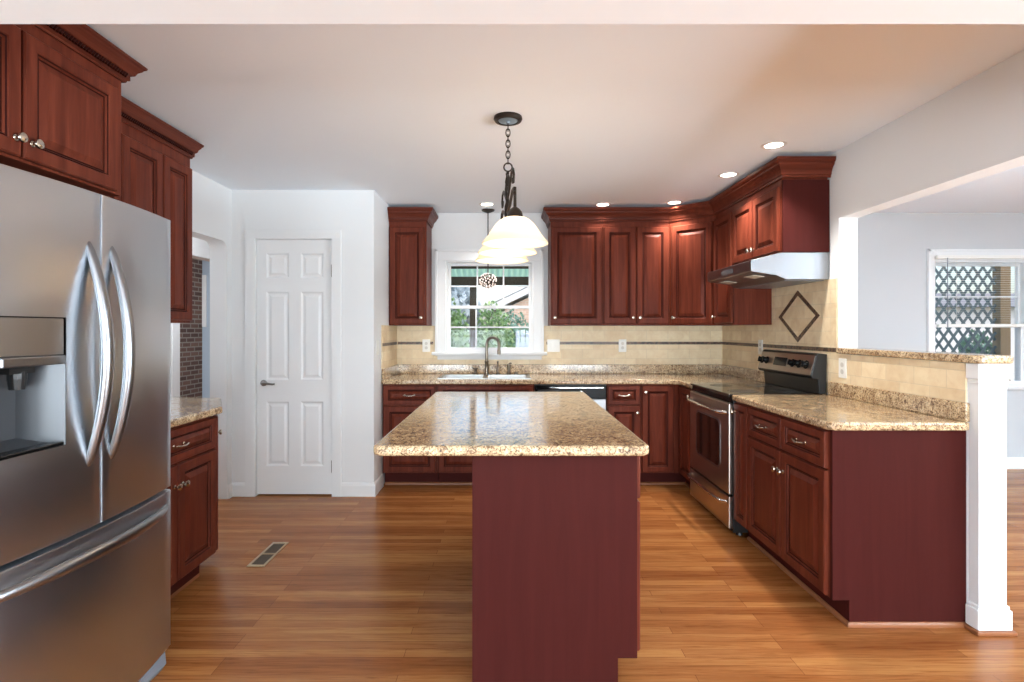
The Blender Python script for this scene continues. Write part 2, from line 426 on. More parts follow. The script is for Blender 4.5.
struct(MB().box(-2.355, XRR + 0.15, YREAR - 0.15, YB + 0.15, -0.08, 0.0).build('floor', 'floor'), 'glossy reddish oak strip floor boards running across the kitchen', 'floor')
struct(MB().box(-4.9, -2.355, 3.2, 8.45, -0.08, 0.0).build('floor_hall', 'floor'), 'oak floor of the hall beyond the left opening', 'floor')
struct(MB().box(-2.355, XRR + 0.15, YREAR - 0.15, YB + 0.15, CEIL, CEIL + 0.1).build('ceiling', 'white_ceiling'), 'smooth white painted kitchen ceiling with recessed lights', 'ceiling')
struct(MB().box(-4.9, -2.355, 3.2, 8.45, CEIL, CEIL + 0.1).build('ceiling_hall', 'white_ceiling'), 'white ceiling of the hall beyond the left opening', 'ceiling')

W1 = (-0.598, 0.242, 1.125, 2.00)      # kitchen window hole
W2 = (4.10, 5.02, 0.80, 2.00)          # dining window hole
mb = MB(); wall_cells(mb, -1.18, XR2, 0, CEIL, [W1], lambda m, a, b, c, d: m.box(a, b, YB, YB + 0.15, c, d))
struct(mb.build('wall_back', 'white_wall'), 'white painted back wall holding the sink window', 'wall')
mb = MB(); wall_cells(mb, XR2, XRR + 0.15, 0, CEIL, [W2], lambda m, a, b, c, d: m.box(a, b, YB, YB + 0.15, c, d))
struct(mb.build('wall_dining_back', 'dining_wall'), 'pale grey dining room wall holding the lattice window', 'wall')
OP = (3.52, 4.304, 0, 2.03)
mb = MB(); wall_cells(mb, YREAR, 4.38, 0, CEIL, [OP], lambda m, a, b, c, d: m.box(XL - 0.135, XL, a, b, c, d))
r_ = 0.07
arc = [(4.304, 2.03), (4.304, 2.03 - r_)] + [(4.304 - r_ + r_ * math.cos(t), 2.03 - r_ + r_ * math.sin(t)) for t in [R(q) for q in range(10, 90, 10)]] + [(4.304 - r_, 2.03)]
mb.prism(arc, XL - 0.135, XL, 'x')
struct(mb.build('wall_left', 'white_wall'), 'white left wall with the hall opening beyond the cabinets', 'wall')
DH = (-2.026, -1.4116, 0, 2.066)
mb = MB(); wall_cells(mb, XL, -1.077, 0, CEIL, [DH], lambda m, a, b, c, d: m.box(a, b, 4.38, 4.48, c, d))
struct(mb.build('wall_pantry', 'white_wall'), 'white pantry wall around the six-panel door', 'wall')
struct(MB().box(-1.18, -1.077, 4.48, YB, 0, CEIL).build('wall_return', 'white_wall'), 'short white return wall left of the sink counter', 'wall')
struct(MB().box(XL - 0.135, -1.18, YB, YB + 0.15, 0, CEIL).box(XL - 0.135, XL, 4.38, YB, 0, CEIL).build('wall_pantry_back', 'white_wall'), 'white wall inside the closed pantry', 'wall')
HW = 1.187
struct(MB().box(XR, XR2, 3.408, YB, 0, CEIL).box(XR, XR2, 1.178, 3.408, 2.035, CEIL).box(XR, XR2, 2.454, 3.408, 0, HW - 0.001).build('wall_right', 'white_wall'),
       'white right wall with header and half wall open to the dining room', 'wall')
struct(MB().box(XL, XR2, 1.09, 1.178, 2.035, CEIL).box(XL, XR - 0.0, 1.178, 1.247, 2.035, CEIL).build('wall_header', 'white_wall'), 'white ceiling beam crossing the top of the picture', 'beam')
R1, R2 = (-2.1, -0.05, 0.15, 2.2), (0.2, 2.5, 0.15, 2.2)
mb = MB(); wall_cells(mb, XL - 0.135, XRR + 0.15, 0, CEIL, [R1, R2], lambda m, a, b, c, d: m.box(a, b, YREAR - 0.15, YREAR, c, d))
struct(mb.build('wall_rear', 'white_wall'), 'white rear wall of the near room with two added windows', 'wall')
S1 = (-2.2, 1.4, 0.15, 2.2)
mb = MB(); wall_cells(mb, YREAR, YB, 0, CEIL, [S1], lambda m, a, b, c, d: m.box(XRR, XRR + 0.15, a, b, c, d))
struct(mb.build('wall_dining', 'dining_wall'), 'white side wall of the dining room', 'wall')
# hall beyond the left opening
mb = MB(); wall_cells(mb, 3.2, 8.2, 0, CEIL, [(5.285, 6.35, 0, 2.09)], lambda m, a, b, c, d: m.box(-3.3, -3.2, a, b, c, d))
struct(mb.build('wall_hall', 'white_wall'), 'white hall wall with a doorway to the brick room', 'wall')
struct(MB().box(-3.2, XL - 0.135, 3.1, 3.2, 0, CEIL).build('wall_hall_near', 'white_wall'), 'white near end wall of the hall', 'wall')
struct(MB().box(-3.2, -2.24, 8.1, 8.2, 0, CEIL).box(-2.34, -2.24, YB + .15, 8.1, 0, CEIL).build('wall_hall_far', 'white_wall'), 'white far end wall of the hall', 'wall')
struct(MB().box(-4.72, -4.6, 3.2, 8.2, 0, CEIL).build('wall_brick', 'brick_wall'), 'brown brick wall seen through the hall doorway', 'wall')
struct(MB().box(-4.72, -3.3, 8.2, 8.3, 0, CEIL).build('wall_brick_room', 'bluegrey'), 'pale blue grey wall beside the brick wall', 'wall')
struct(MB().box(-4.59, -4.53, 8.17, 8.2, 1.38, 2.16).build('trim_1', 'trim', bevel=.004), 'white framed board on the blue grey wall', 'trim')
struct(MB().box(-3.2, -3.18, 5.17, 5.285, 0, 2.09).box(-3.2, -3.18, 5.17, 6.46, 2.09, 2.19).box(-3.2, -3.18, 6.35, 6.46, 0, 2.09).build('trim_2', 'trim', bevel=.003), 'white casing of the doorway in the hall', 'trim')

# baseboards
BP = [(0, 0), (0.014, 0), (0.014, 0.085), (0.008, 0.105), (0.0, 0.11)]
def base(name, path, label): struct(MB().sweep(path, BP).build(name, 'trim'), label, 'baseboard')
base('baseboard_pantry', [(-1.338, 4.379), (-1.077, 4.379), (-1.076, 4.66)][::-1] if False else [(-1.0765, 4.66), (-1.0765, 4.3795), (-1.338, 4.3795)][::-1], 'white baseboard wrapping the pantry corner')
base('baseboard_left', [(XL + .0005, 4.31), (XL + .0005, 4.3795), (-2.106, 4.3795)], 'short white baseboard left of the pantry door')
base('baseboard_back', [(XR2, YB - .0005), (XRR, YB - .0005)], 'white baseboard below the dining window')
base('baseboard_dining', [(XR2 + .0005, YB - .02), (XR2 + .0005, 2.47)][::-1], 'white baseboard on the dining side of the half wall')

# pantry door
d = thing('door_1', 'white six-panel pantry door with lever handle', 'door', (-2.026, 4.395, 0)); d['kind'] = 'structure'
dw, dh0, dh1 = 0.614, 0.012, 2.062
mb = MB()
xs = [(0.078, 0.271 - 0.012), (0.343 + .012, 0.536)]
zs = [(0.239, 0.757), (0.933, 1.643), (1.755, 1.953)]
gx = [0.003, *[q for p in xs for q in p], dw - 0.003]; gz = [dh0, *[q for p in zs for q in p], dh1]
for i in range(len(gx) - 1):
    for j in range(len(gz) - 1):
        if i % 2 == 1 and j % 2 == 1:
            mb.rings(gx[i], gx[i + 1], gz[j], gz[j + 1], [(0, 0.034), (0, 0.0), (0.012, 0.010), (0.022, 0.010), (0.040, 0.003)])
        else: mb.box(gx[i], gx[i + 1], 0, 0.034, gz[j], gz[j + 1])
bmesh.ops.remove_doubles(mb.bm, verts=mb.bm.verts[:], dist=0.0001)
mb.build('door_slab', 'door_white', d)
mb = MB()
for (a, b, c_, e) in ((-0.08, 0.0, 0, 2.066), (0.6144, 0.688, 0, 2.066), (-0.08, 0.688, 2.066, 2.135)):
    mb.box(a, b, -0.033, -0.0155, c_, e)
mb.box(-0.0, 0.6144, -0.0, 0.085, 2.0635, 2.066)
mb.build('door_casing', 'trim', d, bevel=0.004)
h = MB().lathe([(0.0, 0), (0.026, 0), (0.026, 0.006), (0.012, 0.012), (0.011, 0.045), (0, 0.045)], (0.058, 0.0, 0.908), 'y', 20)
h.tube([(0.058, -0.042, 0.908), (0.085, -0.046, 0.912), (0.115, -0.046, 0.905), (0.145, -0.044, 0.900), (0.162, -0.042, 0.905)], [0.010, 0.010, 0.0085, 0.0075, 0.006], 10)
h.build('door_handle', 'door_nickel', d, smooth=40)
for z in (0.24, 1.81):
    MB().box(0.606, 0.622, -0.020, -0.0005, z - .045, z + .045).lathe([(0, -.05), (0.007, -.05), (.007, .05), (0, .05)], (0.614, -0.019, z), 'z', 10).build('hinge', 'dark_nickel', d)

# ------------------------------------------------------------------ windows
def window(name, X0, X1, Z0, Z1, Zm, label, vup, vlo, hup, hlo, y=YB, sill=True, case=0.11, caset=0.11):
    t = thing(name, label, 'window', (0, y, 0)); t['kind'] = 'structure'
    mb = MB()
    c0, c1 = X0 - case, X1 + case
    for (a, b, c_, e) in ((c0, X0, Z0 - 0.0, Z1), (X1, c1, Z0, Z1), (c0, c1, Z1, Z1 + caset)):
        mb.box(a, b, -0.022, -0.0005, c_, e)
    for (a, b, c_, e) in ((c0 - .0, c0 + .024, Z0, Z1 + caset), (c1 - .024, c1, Z0, Z1 + caset), (c0, c1, Z1 + caset - .024, Z1 + caset)):
        mb.box(a, b, -0.034, -0.022, c_, e)
    mb.build('window_casing', 'trim', t, bevel=0.003)
    mb = MB(); j = 0.014
    mb.box(X0, X0 + j, 0, 0.13, Z0, Z1).box(X1 - j, X1, 0, 0.13, Z0, Z1).box(X0 + j, X1 - j, 0, 0.13, Z1 - j, Z1).box(X0 + j, X1 - j, 0, 0.13, Z0, Z0 + j)
    mb.build('window_jamb', 'trim', t)
    if sill: MB().box(c0 - .03, c1 + .03, -0.055, -0.0005, Z0 - 0.03, Z0 - .0005).box(c0, c1, -0.018, -0.0005, Z0 - .040, Z0 - .03).build('window_sill', 'trim', t, bevel=0.005)
    def sash(nm, za, zb, yy, vs_, hs_):
        xa, xb = X0 + j, X1 - j; fw = 0.026
        m = MB().box(xa, xa + fw, yy, yy + .03, za, zb).box(xb - fw, xb, yy, yy + .03, za, zb).box(xa + fw, xb - fw, yy, yy + .03, zb - fw, zb).box(xa + fw, xb - fw, yy, yy + .03, za, za + fw)
        s = m.build(nm, 'trim', t)
        m = MB(); k = 0.007
        for v in vs_: m.box(v - k, v + k, yy + .008, yy + .022, za + fw, zb - fw)
        for hh in hs_: m.box(xa + fw, xb - fw, yy + .009, yy + .021, hh - k, hh + k)
        if vs_ or hs_: m.build('muntin_grid', 'trim', s)
        MB().box(xa + fw - .002, xb - fw + .002, yy + .0135, yy + .0165, za + fw - .002, zb - fw + .002).build('glass_pane', 'pane', s)
    sash('upper_sash', Zm - 0.015, Z1 - j, 0.075, vup, hup)
    sash('lower_sash', Z0 + j, Zm + 0.015, 0.040, vlo, hlo)
    return t
window('window_1', *W1, 1.557, 'white double-hung window with divided panes over the sink', (-0.300, -0.044), (-0.310,), (1.762,), (1.362,), case=0.102)
window('window_2', *W2, 1.375, 'white double-hung dining window facing the lattice', (), (), (1.66,), (), case=0.07)
for nm, (a, b, c_, e), lab in (('added_window_3', R1, 'added, unseen rear window of the near room on the left'), ('added_window_4', R2, 'added, unseen rear window of the near room on the right')):
    t = thing(nm, lab, 'window', (0, YREAR, 0)); t['kind'] = 'structure'  # unseen windows added to go with the rear fill lamps
    MB().box(a - .1, a, 0.0005, .02, c_ - .1, e + .1).box(b, b + .1, 0.0005, .02, c_ - .1, e + .1).box(a, b, 0.0005, .02, e, e + .1).box(a, b, 0.0005, .05, c_ - .1, c_).build('window_casing', 'trim', t)
    MB().box(a, b, -.11, -.08, (c_ + e) / 2 - .025, (c_ + e) / 2 + .025).box(a, a + .05, -.12, -.07, c_, e).box(b - .05, b, -.12, -.07, c_, e).build('window_sash', 'trim', t)
t = thing('added_window_5', 'added, unseen side window of the dining room', 'window', (XRR, 0, 0)); t['kind'] = 'structure'  # unseen window added to go with the side fill lamp
MB().box(-.02, -.0005, -2.3, -2.2, .05, 2.3).box(-.02, -.0005, 1.4, 1.5, .05, 2.3).box(-.02, -.0005, -2.2, 1.4, 2.2, 2.3).box(-.05, -.0005, -2.2, 1.4, .05, .15).build('window_casing', 'trim', t)
MB().box(.08, .11, -2.2, 1.4, 1.2, 1.25).box(.07, .12, -.43, -.37, .15, 2.2).build('window_sash', 'trim', t)

# mini blind on the dining window
t = thing('window_blind', 'white mini blind lowered to the middle of the dining window', 'blind', (0, YB, 0))
MB().box(4.085, 5.05, -0.072, -0.036, 2.012, 2.046).build('head_rail', 'outlet', t, bevel=.003)
mb = MB()
for k in range(27): mb.box(4.13, 4.99, -0.064, -0.040, 1.40 + k * .0215, 1.4006 + k * .0215)
mb.build('slats', 'outlet', t)
MB().box(4.10, 5.05, -0.066, -0.038, 1.365, 1.392).build('bottom_rail', 'outlet', t, bevel=.003)
for x in (4.28, 4.84): MB().tube([(x, -.052, 2.012), (x, -.052, 1.39)], .0015, 6).build('ladder_cord', 'outlet', t)
MB().tube([(4.17, -.08, 2.02), (4.172, -.08, 1.36)], .004, 8).build('tilt_wand', 'grey_plastic', t)

# ------------------------------------------------------------------ hardware and cabinet builders
knob_me = MB().lathe([(0, 0), (0.010, 0), (0.010, 0.003), (0.0055, 0.006), (0.0055, 0.014), (0.013, 0.019), (0.0165, 0.024), (0.0150, 0.029), (0.008, 0.032), (0, 0.0325)], axis='y', seg=18).mesh('knob', 'nickel', 50)
mb = MB()
for s in (-1, 1): mb.lathe([(0, 0), (0.009, 0), (0.009, 0.003), (0.005, 0.006), (0.005, 0.020), (0, 0.020)], (s * 0.04, 0, 0), 'y', 12)
mb.tube([(-0.052, -0.020, 0.002), (-0.04, -0.022, 0), (-0.02, -0.027, -0.003), (0, -0.029, -0.004), (0.02, -0.027, -0.003), (0.04, -0.022, 0), (0.052, -0.020, 0.002)], [0.003, 0.006, 0.0045, 0.006, 0.0045, 0.006, 0.003], 10)
pull_me = mb.mesh('pull', 'nickel', 50)
DT = 0.02
DPROF = [(0, 0.0), (0, -0.014), (0.005, -0.020), (0.047, -0.020), (0.050, -0.0165), (0.056, -0.0150), (0.060, -0.0085), (0.066, -0.0080), (0.092, -0.0185), (0.096, -0.0185)]
def front_mesh(wd, ht, name):
    s = min(1.0, min(wd, ht) * 0.44 / 0.096)
    return MB().rings(0, wd, 0, ht, [(a * s, b) for a, b in DPROF], glz=(4, 6)).mesh(name, ['cherry', 'glaze'])
def add_front(parent, kind, x0, x1, z0, z1, hw=None, y=-0.0008, rz=0, px=None, py=None):
    loc = (x0 if px is None else px, y if py is None else py, z0)
    o = link('door' if kind == 'door' else 'drawer', front_mesh(x1 - x0, z1 - z0, kind), parent, loc, rz)
    wd, ht = x1 - x0, z1 - z0
    if hw:
        if hw == 'pull': link('pull', pull_me, o, (wd / 2, -0.0185, ht / 2))
        else:
            kx = 0.026 if hw[0] == 'l' else wd - 0.026
            kz = {'t': ht - 0.10, 'b': 0.055, 'T': ht - 0.055}[hw[1]]
            link('knob', knob_me, o, (kx, -0.0203, kz))
    return o
def base_cab(label, loc, rz, wd, fronts, depth=0.585, hollow=False, group=None, name='base_cabinet', top=.8745):
    toe = True
    t = thing(name, label, 'cabinet', loc, rz, group)
    mb = MB()
    if hollow: mb.box(0, .02, 0, depth, .115, .8745).box(wd - .02, wd, 0, depth, .115, .8745).box(.02, wd - .02, 0, .02, .115, .8745).box(.02, wd - .02, depth - .02, depth, .115, .8745).box(.02, wd - .02, .02, depth - .02, .115, .135)
    else: mb.box(0, wd, 0, depth, 0.115, top)
    mb.build('cabinet_box', 'cherry', t, bevel=.002)
    if toe: MB().box(0.001, wd - 0.001, 0.075, depth, 0.0, 0.1145).build('toe_kick', 'toe', t)
    for f in fronts: add_front(t, *f)
    return t
def wall_cab(label, loc, rz, wd, z0, z1, depth, fronts, group=None):
    t = thing('wall_cabinet', label, 'cabinet', loc, rz, group)
    MB().box(0, wd, 0, depth, z0, z1).build('cabinet_box', 'cherry', t, bevel=.002)
    for f in fronts: add_front(t, *f)
    return t
CROWN = [(0.0005, 0), (0.010, 0), (0.010, 0.014), (0.016, 0.018), (0.018, 0.030), (0.024, 0.046), (0.036, 0.062), (0.048, 0.074), (0.050, 0.084), (0.058, 0.090), (0.064, 0.100), (0.065, 0.118), (0.0005, 0.118)]
def crown_at(z, hgt): return [(o, z + q * hgt / 0.118) for o, q in CROWN]

# ---- back run base cabinets
YF = 4.645
base_cab('cherry base cabinet with one drawer and door beside the white return wall', (-1.068, YF, 0), 0, 0.463,
         [('drawer', 0.012, 0.451, 0.70, 0.862, 'pull'), ('door', 0.012, 0.451, 0.125, 0.688, 'rt')])
base_cab('cherry sink base cabinet with false front below the window', (-0.604, YF, 0), 0, 0.828,
         [('drawer', 0.012, 0.816, 0.70, 0.862, None), ('door', 0.012, 0.411, 0.125, 0.688, 'rt'), ('door', 0.417, 0.816, 0.125, 0.688, 'lt')], hollow=True)
base_cab('narrow cherry base cabinet with drawer right of the dishwasher', (0.842, YF, 0), 0, 0.286,
         [('drawer', 0.008, 0.278, 0.70, 0.862, 'pull'), ('door', 0.008, 0.278, 0.125, 0.688, 'rT')])
t = thing('corner_base_cabinet', 'cherry corner base cabinet with two tall doors meeting left of the range', 'cabinet', (1.129, YF, 0))
xc = 1.464 - 1.129
MB().prism([(0, 0), (xc, 0), (xc, 4.265 - YF), (2.062 - 1.129, 4.265 - YF), (2.062 - 1.129, 5.243 - YF), (0, 5.243 - YF)], 0.115, 0.8745).build('cabinet_box', 'cherry', t, bevel=.002)
MB().prism([(0, .075), (xc + .075, .075), (xc + .075, 4.266 - YF), (xc + .4, 4.266 - YF), (xc + .4, .5), (0, .5)], 0, 0.1145).build('toe_kick', 'toe', t)
add_front(t, 'door', 0.010, 0.278, 0.125, 0.862, 'lT')
add_front(t, 'door', 0.0, 0.33, 0.125, 0.862, 'rT', rz=R(-90), px=xc - .0008, py=-0.036)
# ---- right run
XF = 1.464
base_cab('slim cherry pull-out base cabinet between range and peninsula doors', (XF, 3.494, 0), R(-90), 0.20, [('door', 0.008, 0.192, 0.125, 0.870, 'lT')], top=.8825)
t = base_cab('cherry peninsula base cabinet with two drawers over two doors', (XF, 3.293, 0), R(-90), 0.815,
             [('drawer', 0.006, 0.402, 0.704, 0.870, 'pull'), ('drawer', 0.410, 0.806, 0.704, 0.870, 'pull'),
              ('door', 0.006, 0.402, 0.125, 0.692, 'rt'), ('door', 0.410, 0.806, 0.125, 0.692, 'lt')], top=.8825)
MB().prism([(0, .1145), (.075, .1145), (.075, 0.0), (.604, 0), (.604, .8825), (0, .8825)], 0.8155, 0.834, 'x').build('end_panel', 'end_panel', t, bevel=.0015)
# ---- left run: base cabinet with a clipped far corner
t = thing('angled_base_cabinet', 'cherry base cabinet with angled end beside the refrigerator', 'cabinet', (-1.605, 2.215, 0), R(90))
# local x -> +Y, local y -> -X
MB().prism([(0, 0), (0.76, 0), (1.06, 0.175), (1.12, 0.17), (1.2, 0.622), (0, 0.622)][:3] + [(1.12, 0.607), (0, 0.607)], 0.115, 0.8745).build('cabinet_box', 'cherry', t, bevel=.002)
MB().prism([(0, 0.068), (0.74, 0.068), (1.0, 0.24), (1.06, 0.6), (0, 0.6)], 0, 0.1145).build('toe_kick', 'toe', t)
add_front(t, 'drawer', 0.07, 0.745, 0.70, 0.862, 'pull')
add_front(t, 'door', 0.07, 0.40, 0.125, 0.688, 'rt'); add_front(t, 'door', 0.41, 0.745, 0.125, 0.688, 'lt')
ang = math.atan2(0.175, 0.30)
o = add_front(t, 'door', 0, 0.325, 0.125, 0.862, None, rz=ang, px=0.772, py=0.006)
link('knob', knob_me, o, (0.29, -0.0203, 0.60))
# ---- shoe molding strips at the toe kicks
SP = [(0, 0), (0.014, 0), (0.013, 0.010), (0.006, 0.018), (0, 0.019)]
def shoe(name, path, label): struct(MB().sweep(path, SP).build(name, 'shoe'), label, 'shoe molding')
shoe('trim_3', [(-1.064, YF + .0745), (0.22, YF + .0745)], 'oak shoe molding under the sink cabinets')
shoe('trim_4', [(0.846, YF + .0745), (XF + .0745, YF + .0745), (XF + .0745, 4.28)], 'oak shoe molding under the corner cabinet')
shoe('trim_5', [(XF + .0745, 3.48), (XF + .0745, 2.4585), (XR, 2.4585)], 'oak shoe molding around the peninsula')
shoe('trim_6', [(-1.605 - 0.0675, 2.25), (-1.605 - 0.0675, 2.955), (-1.605 - .24, 3.215)][::-1], 'oak shoe molding under the angled cabinet')

# ---- countertops
def slab(name, pts, z0, z1, mt, parent=None, bev=0.010): return MB().prism(pts, z0, z1).build(name, mt, parent, bevel=bev, seg=3, smooth=None)
t = thing('kitchen_countertop', 'speckled granite L-shaped countertop holding the sink under the window', 'countertop', (0, 0, 0))
ct = slab('counter_slab', [(-1.073, 5.247), (-1.073, 4.613), (1.375, 4.613), (1.434, 4.54), (1.434, 4.266), (2.066, 4.266), (2.066, 5.247)], 0.876, 0.914, 'granite', t, 0)
cut = MB().box(-0.58, 0.17, 4.73, 5.10, 0.80, 1.0).build('cutter', 'granite')
md = ct.modifiers.new('cut', 'BOOLEAN'); md.object = cut; md.operation = 'DIFFERENCE'; md.solver = 'EXACT'
bv = ct.modifiers.new('bevel', 'BEVEL'); bv.width = 0.010; bv.segments = 3; bv.limit_method = 'ANGLE'; bv.angle_limit = R(40)
dg = bpy.context.evaluated_depsgraph_get(); dg.update()
newme = bpy.data.meshes.new_from_object(ct.evaluated_get(dg)); newme.name = 'counter_slab'
ct.modifiers.clear(); ct.data = newme; bpy.data.objects.remove(cut)
MB().box(-1.073, -1.053, 4.63, 5.227, .9145, 1.004).box(-1.073, 2.066, 5.227, 5.247, .9145, 1.004).box(2.046, 2.066, 4.27, 5.227, .9145, 1.004).build('backsplash_lip', 'granite', t, bevel=.004)
t = thing('peninsula_countertop', 'speckled granite peninsula countertop right of the range', 'countertop')
slab('counter_slab', [(1.434, 3.494), (1.434, 2.462), (1.462, 2.434), (2.066, 2.434), (2.066, 3.494)], 0.884, 0.922, 'granite', t)
MB().box(2.046, 2.066, 2.436, 3.49, .9225, 1.008).build('backsplash_lip', 'granite', t, bevel=.004)
tag(slab('island_countertop', [(-0.496, 2.000), (-0.470, 1.974), (0.494, 1.974), (0.520, 2.000), (0.520, 3.71), (0.500, 3.73), (-0.476, 3.73), (-0.496, 3.71)], 0.876, 0.914, 'granite', None, 0.012),
    'long granite countertop on the island under the pendant', 'countertop')
tag(slab('cabinet_countertop', [(-1.572, 2.21), (-1.572, 3.00), (-1.775, 3.375), (-2.216, 3.48), (-2.216, 2.21)], 0.876, 0.914, 'granite', None),
    'granite countertop with clipped corner on the angled cabinet beside the refrigerator', 'countertop')
tag(slab('bar_top', [(2.045, 3.405), (2.045, 2.40), (2.07, 2.372), (2.20, 2.372), (2.218, 2.39), (2.218, 3.405)], 1.1875, 1.224, 'granite', None),
    'raised granite bar ledge capping the half wall', 'bar ledge')

# ---- island cabinet (doors face the range side)
t = thing('island_cabinet', 'cherry island cabinet with plain end panel under the long granite top', 'cabinet', (0.479, 2.045, 0), R(90))
L_ = 1.64
MB().box(0, L_, 0, 0.591, 0.115, 0.8745).build('cabinet_box', 'cherry', t, bevel=.002)
MB().box(0.01, L_, 0.071, 0.591, 0, 0.1145).build('toe_kick', 'toe', t)
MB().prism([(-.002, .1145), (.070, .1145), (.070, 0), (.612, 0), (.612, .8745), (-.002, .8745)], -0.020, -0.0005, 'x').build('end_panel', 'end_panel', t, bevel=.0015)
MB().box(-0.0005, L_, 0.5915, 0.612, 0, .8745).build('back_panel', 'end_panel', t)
n = 4; fwid = (L_ - 0.02) / n
for k in range(n):
    a = 0.01 + k * fwid
    add_front(t, 'drawer', a, a + fwid - .006, 0.70, 0.862, 'pull')
    add_front(t, 'door', a, a + fwid - .006, 0.125, 0.688, 'rt' if k % 2 == 0 else 'lt')

# ------------------------------------------------------------------ wall cabinets
YU, XU = 4.92, 1.765
ZU0, ZU1, DZ0, DZ1 = 1.376, 2.32, 1.390, 2.262
t = wall_cab('narrow cherry wall cabinet left of the sink window', (-1.0745, YU, 0), 0, 0.340, ZU0, ZU1, 0.326, [('door', 0.010, 0.320, DZ0, DZ1, 'rb')])
MB().sweep([(0, 0), (0.340, 0), (0.340, 0.326)], crown_at(2.312, 0.118)).build('crown_molding', 'cherry_h', t)
wall_cab('cherry wall cabinet with single wide door right of the sink window', (0.385, YU, 0), 0, 0.468, ZU0, ZU1, 0.326, [('door', 0.010, 0.460, DZ0, DZ1, 'lb')])
wall_cab('cherry wall cabinet with two narrow doors right of the single-door one', (0.8535, YU, 0), 0, 0.604, ZU0, ZU1, 0.326,
         [('door', 0.010, 0.296, DZ0, DZ1, 'rb'), ('door', 0.306, 0.592, DZ0, DZ1, 'lb')])
t = thing('corner_wall_cabinet', 'cherry diagonal corner wall cabinet with one door', 'cabinet', (1.458, YU, 0))
dx, dy = XU - 1.458, 4.64 - YU
MB().prism([(0, 0), (dx, dy), (2.064 - 1.458, dy), (2.064 - 1.458, 0.326), (0, 0.326)], ZU0, ZU1).build('cabinet_box', 'cherry', t, bevel=.002)
dl = math.hypot(dx, dy); da = math.atan2(dy, dx)
o = add_front(t, 'door', 0, dl - 0.05, DZ0, DZ1, 'lb', rz=da, px=0.025 * math.cos(da) - .001 * .7, py=0.025 * math.sin(da) - .001 * .7)
wall_cab('tall cherry wall cabinet between corner and range hood', (XU, 4.6385, 0), R(-90), 0.377, ZU0, ZU1, 0.298, [('door', 0.012, 0.367, DZ0, DZ1, 'lb')])
t = wall_cab('short cherry wall cabinet with two doors above the range hood', (XU, 4.2605, 0), R(-90), 0.744, 1.836, ZU1, 0.298,
             [('door', 0.010, 0.362, 1.848, DZ1, 'rb'), ('door', 0.370, 0.726, 1.848, DZ1, 'lb')])
MB().box(0.7445, 0.764, 0, .298, 1.836, 2.3).build('end_panel', 'end_panel', t, bevel=.0015)
tag(MB().sweep([(0.3845, 5.245), (0.3845, YU - .0005), (1.458, YU - .0005), (XU - .0005, 4.64), (XU - .0005, 3.496), (2.066, 3.496)], crown_at(2.312, 0.118)).build('crown_molding', 'cherry_h'),
    'cherry crown molding running over the right wall cabinets and corner', 'crown molding')

def rope(t, path, z, step=0.0135):
    for i in range(len(path) - 1):
        mb = MB(); a, b = Vector(path[i]), Vector(path[i + 1]); d_ = b - a; n_ = int(d_.length / step); d_.normalize(); nn = Vector((d_.y, -d_.x))
        for k in range(n_):
            p = a + d_ * (k * step + .004) + nn * 0.030
            q = p + d_ * 0.012
            mb.tube([(p.x, p.y, z - .008), (q.x, q.y, z + .008)], .0052, 6)
        mb.build('rope_bead', 'glaze', t, smooth=60)
# cabinet above the refrigerator
t = wall_cab('deep cherry cabinet with two doors above the refrigerator', (-1.60, 1.30, 0), R(90), 0.956, 1.888, 2.37, 0.615,
             [('door', 0.045, 0.472, 1.897, 2.315, 'rb'), ('door', 0.482, 0.909, 1.897, 2.315, 'lb')])
pth = [(0.0, 0.615), (0, 0), (0.956, 0), (0.956, 0.615)]
CP = [(0.0005, 0), (0.010, 0), (0.012, 0.008), (0.022, 0.014), (0.022, 0.034), (0.034, 0.042), (0.040, 0.058), (0.052, 0.070), (0.056, 0.078), (0.064, 0.084), (0.066, 0.094), (0.0005, 0.094)]
MB().sweep(pth, [(o_, 2.362 + z_ * .9) for o_, z_ in CP]).build('crown_molding', 'cherry_h', t)
rope(t, [(0.0, 0), (0.956, 0), (0.956, 0.33)], 2.362 + .0215)
t = wall_cab('cherry wall cabinet with three doors beyond the refrigerator', (-1.88, 2.262, 0), R(90), 0.962, 1.376, 2.36, 0.336,
             [('door', 0.055, 0.362, 1.390, 2.285, 'rb'), ('door', 0.372, 0.678, 1.390, 2.285, 'rb'), ('door', 0.690, 0.952, 1.390, 2.285, None)])
MB().sweep([(0, 0), (0.962, 0), (0.962, 0.336)], [(o_ * .8, 2.349 + z_) for o_, z_ in CP]).build('crown_molding', 'cherry_h', t)
rope(t, [(0, 0.006), (0.956, 0.006), (0.956, 0.336)], 2.349 + .024)

# ------------------------------------------------------------------ tile backsplash
def tag_struct(o, label, cat='backsplash'): return tag(o, label, cat, None, 'structure')
TZ0, TZ1 = 1.0045, 1.3755
t = MB().box(-1.069, -0.68, 5.241, 5.2495, TZ0, TZ1).box(-0.68, 0.325, 5.241, 5.2495, TZ0, 1.05).box(0.325, 2.0615, 5.241, 5.2495, TZ0, TZ1).build('tile_backsplash', 'tile_y')
tag_struct(t, 'beige travertine tile on the back wall around the window')
MB().box(-1.06, -0.72, 5.238, 5.2408, 1.196, 1.222).box(0.37, 2.059, 5.238, 5.2408, 1.196, 1.222).build('mosaic_band', 'mosaic', t)
t = MB().box(-1.0765, -1.0685, 4.63, 5.2405, TZ0, TZ1).build('tile_backsplash', 'tile_x')
tag_struct(t, 'beige travertine tile on the short return wall')
MB().box(-1.0684, -1.0655, 4.64, 5.236, 1.196, 1.222).build('mosaic_band', 'mosaic', t)
t = MB().box(2.0615, 2.0695, 4.2605, 5.249, TZ0, TZ1).box(2.0615, 2.0695, 3.42, 4.2605, 0.93, 1.66).build('tile_backsplash', 'tile_x')
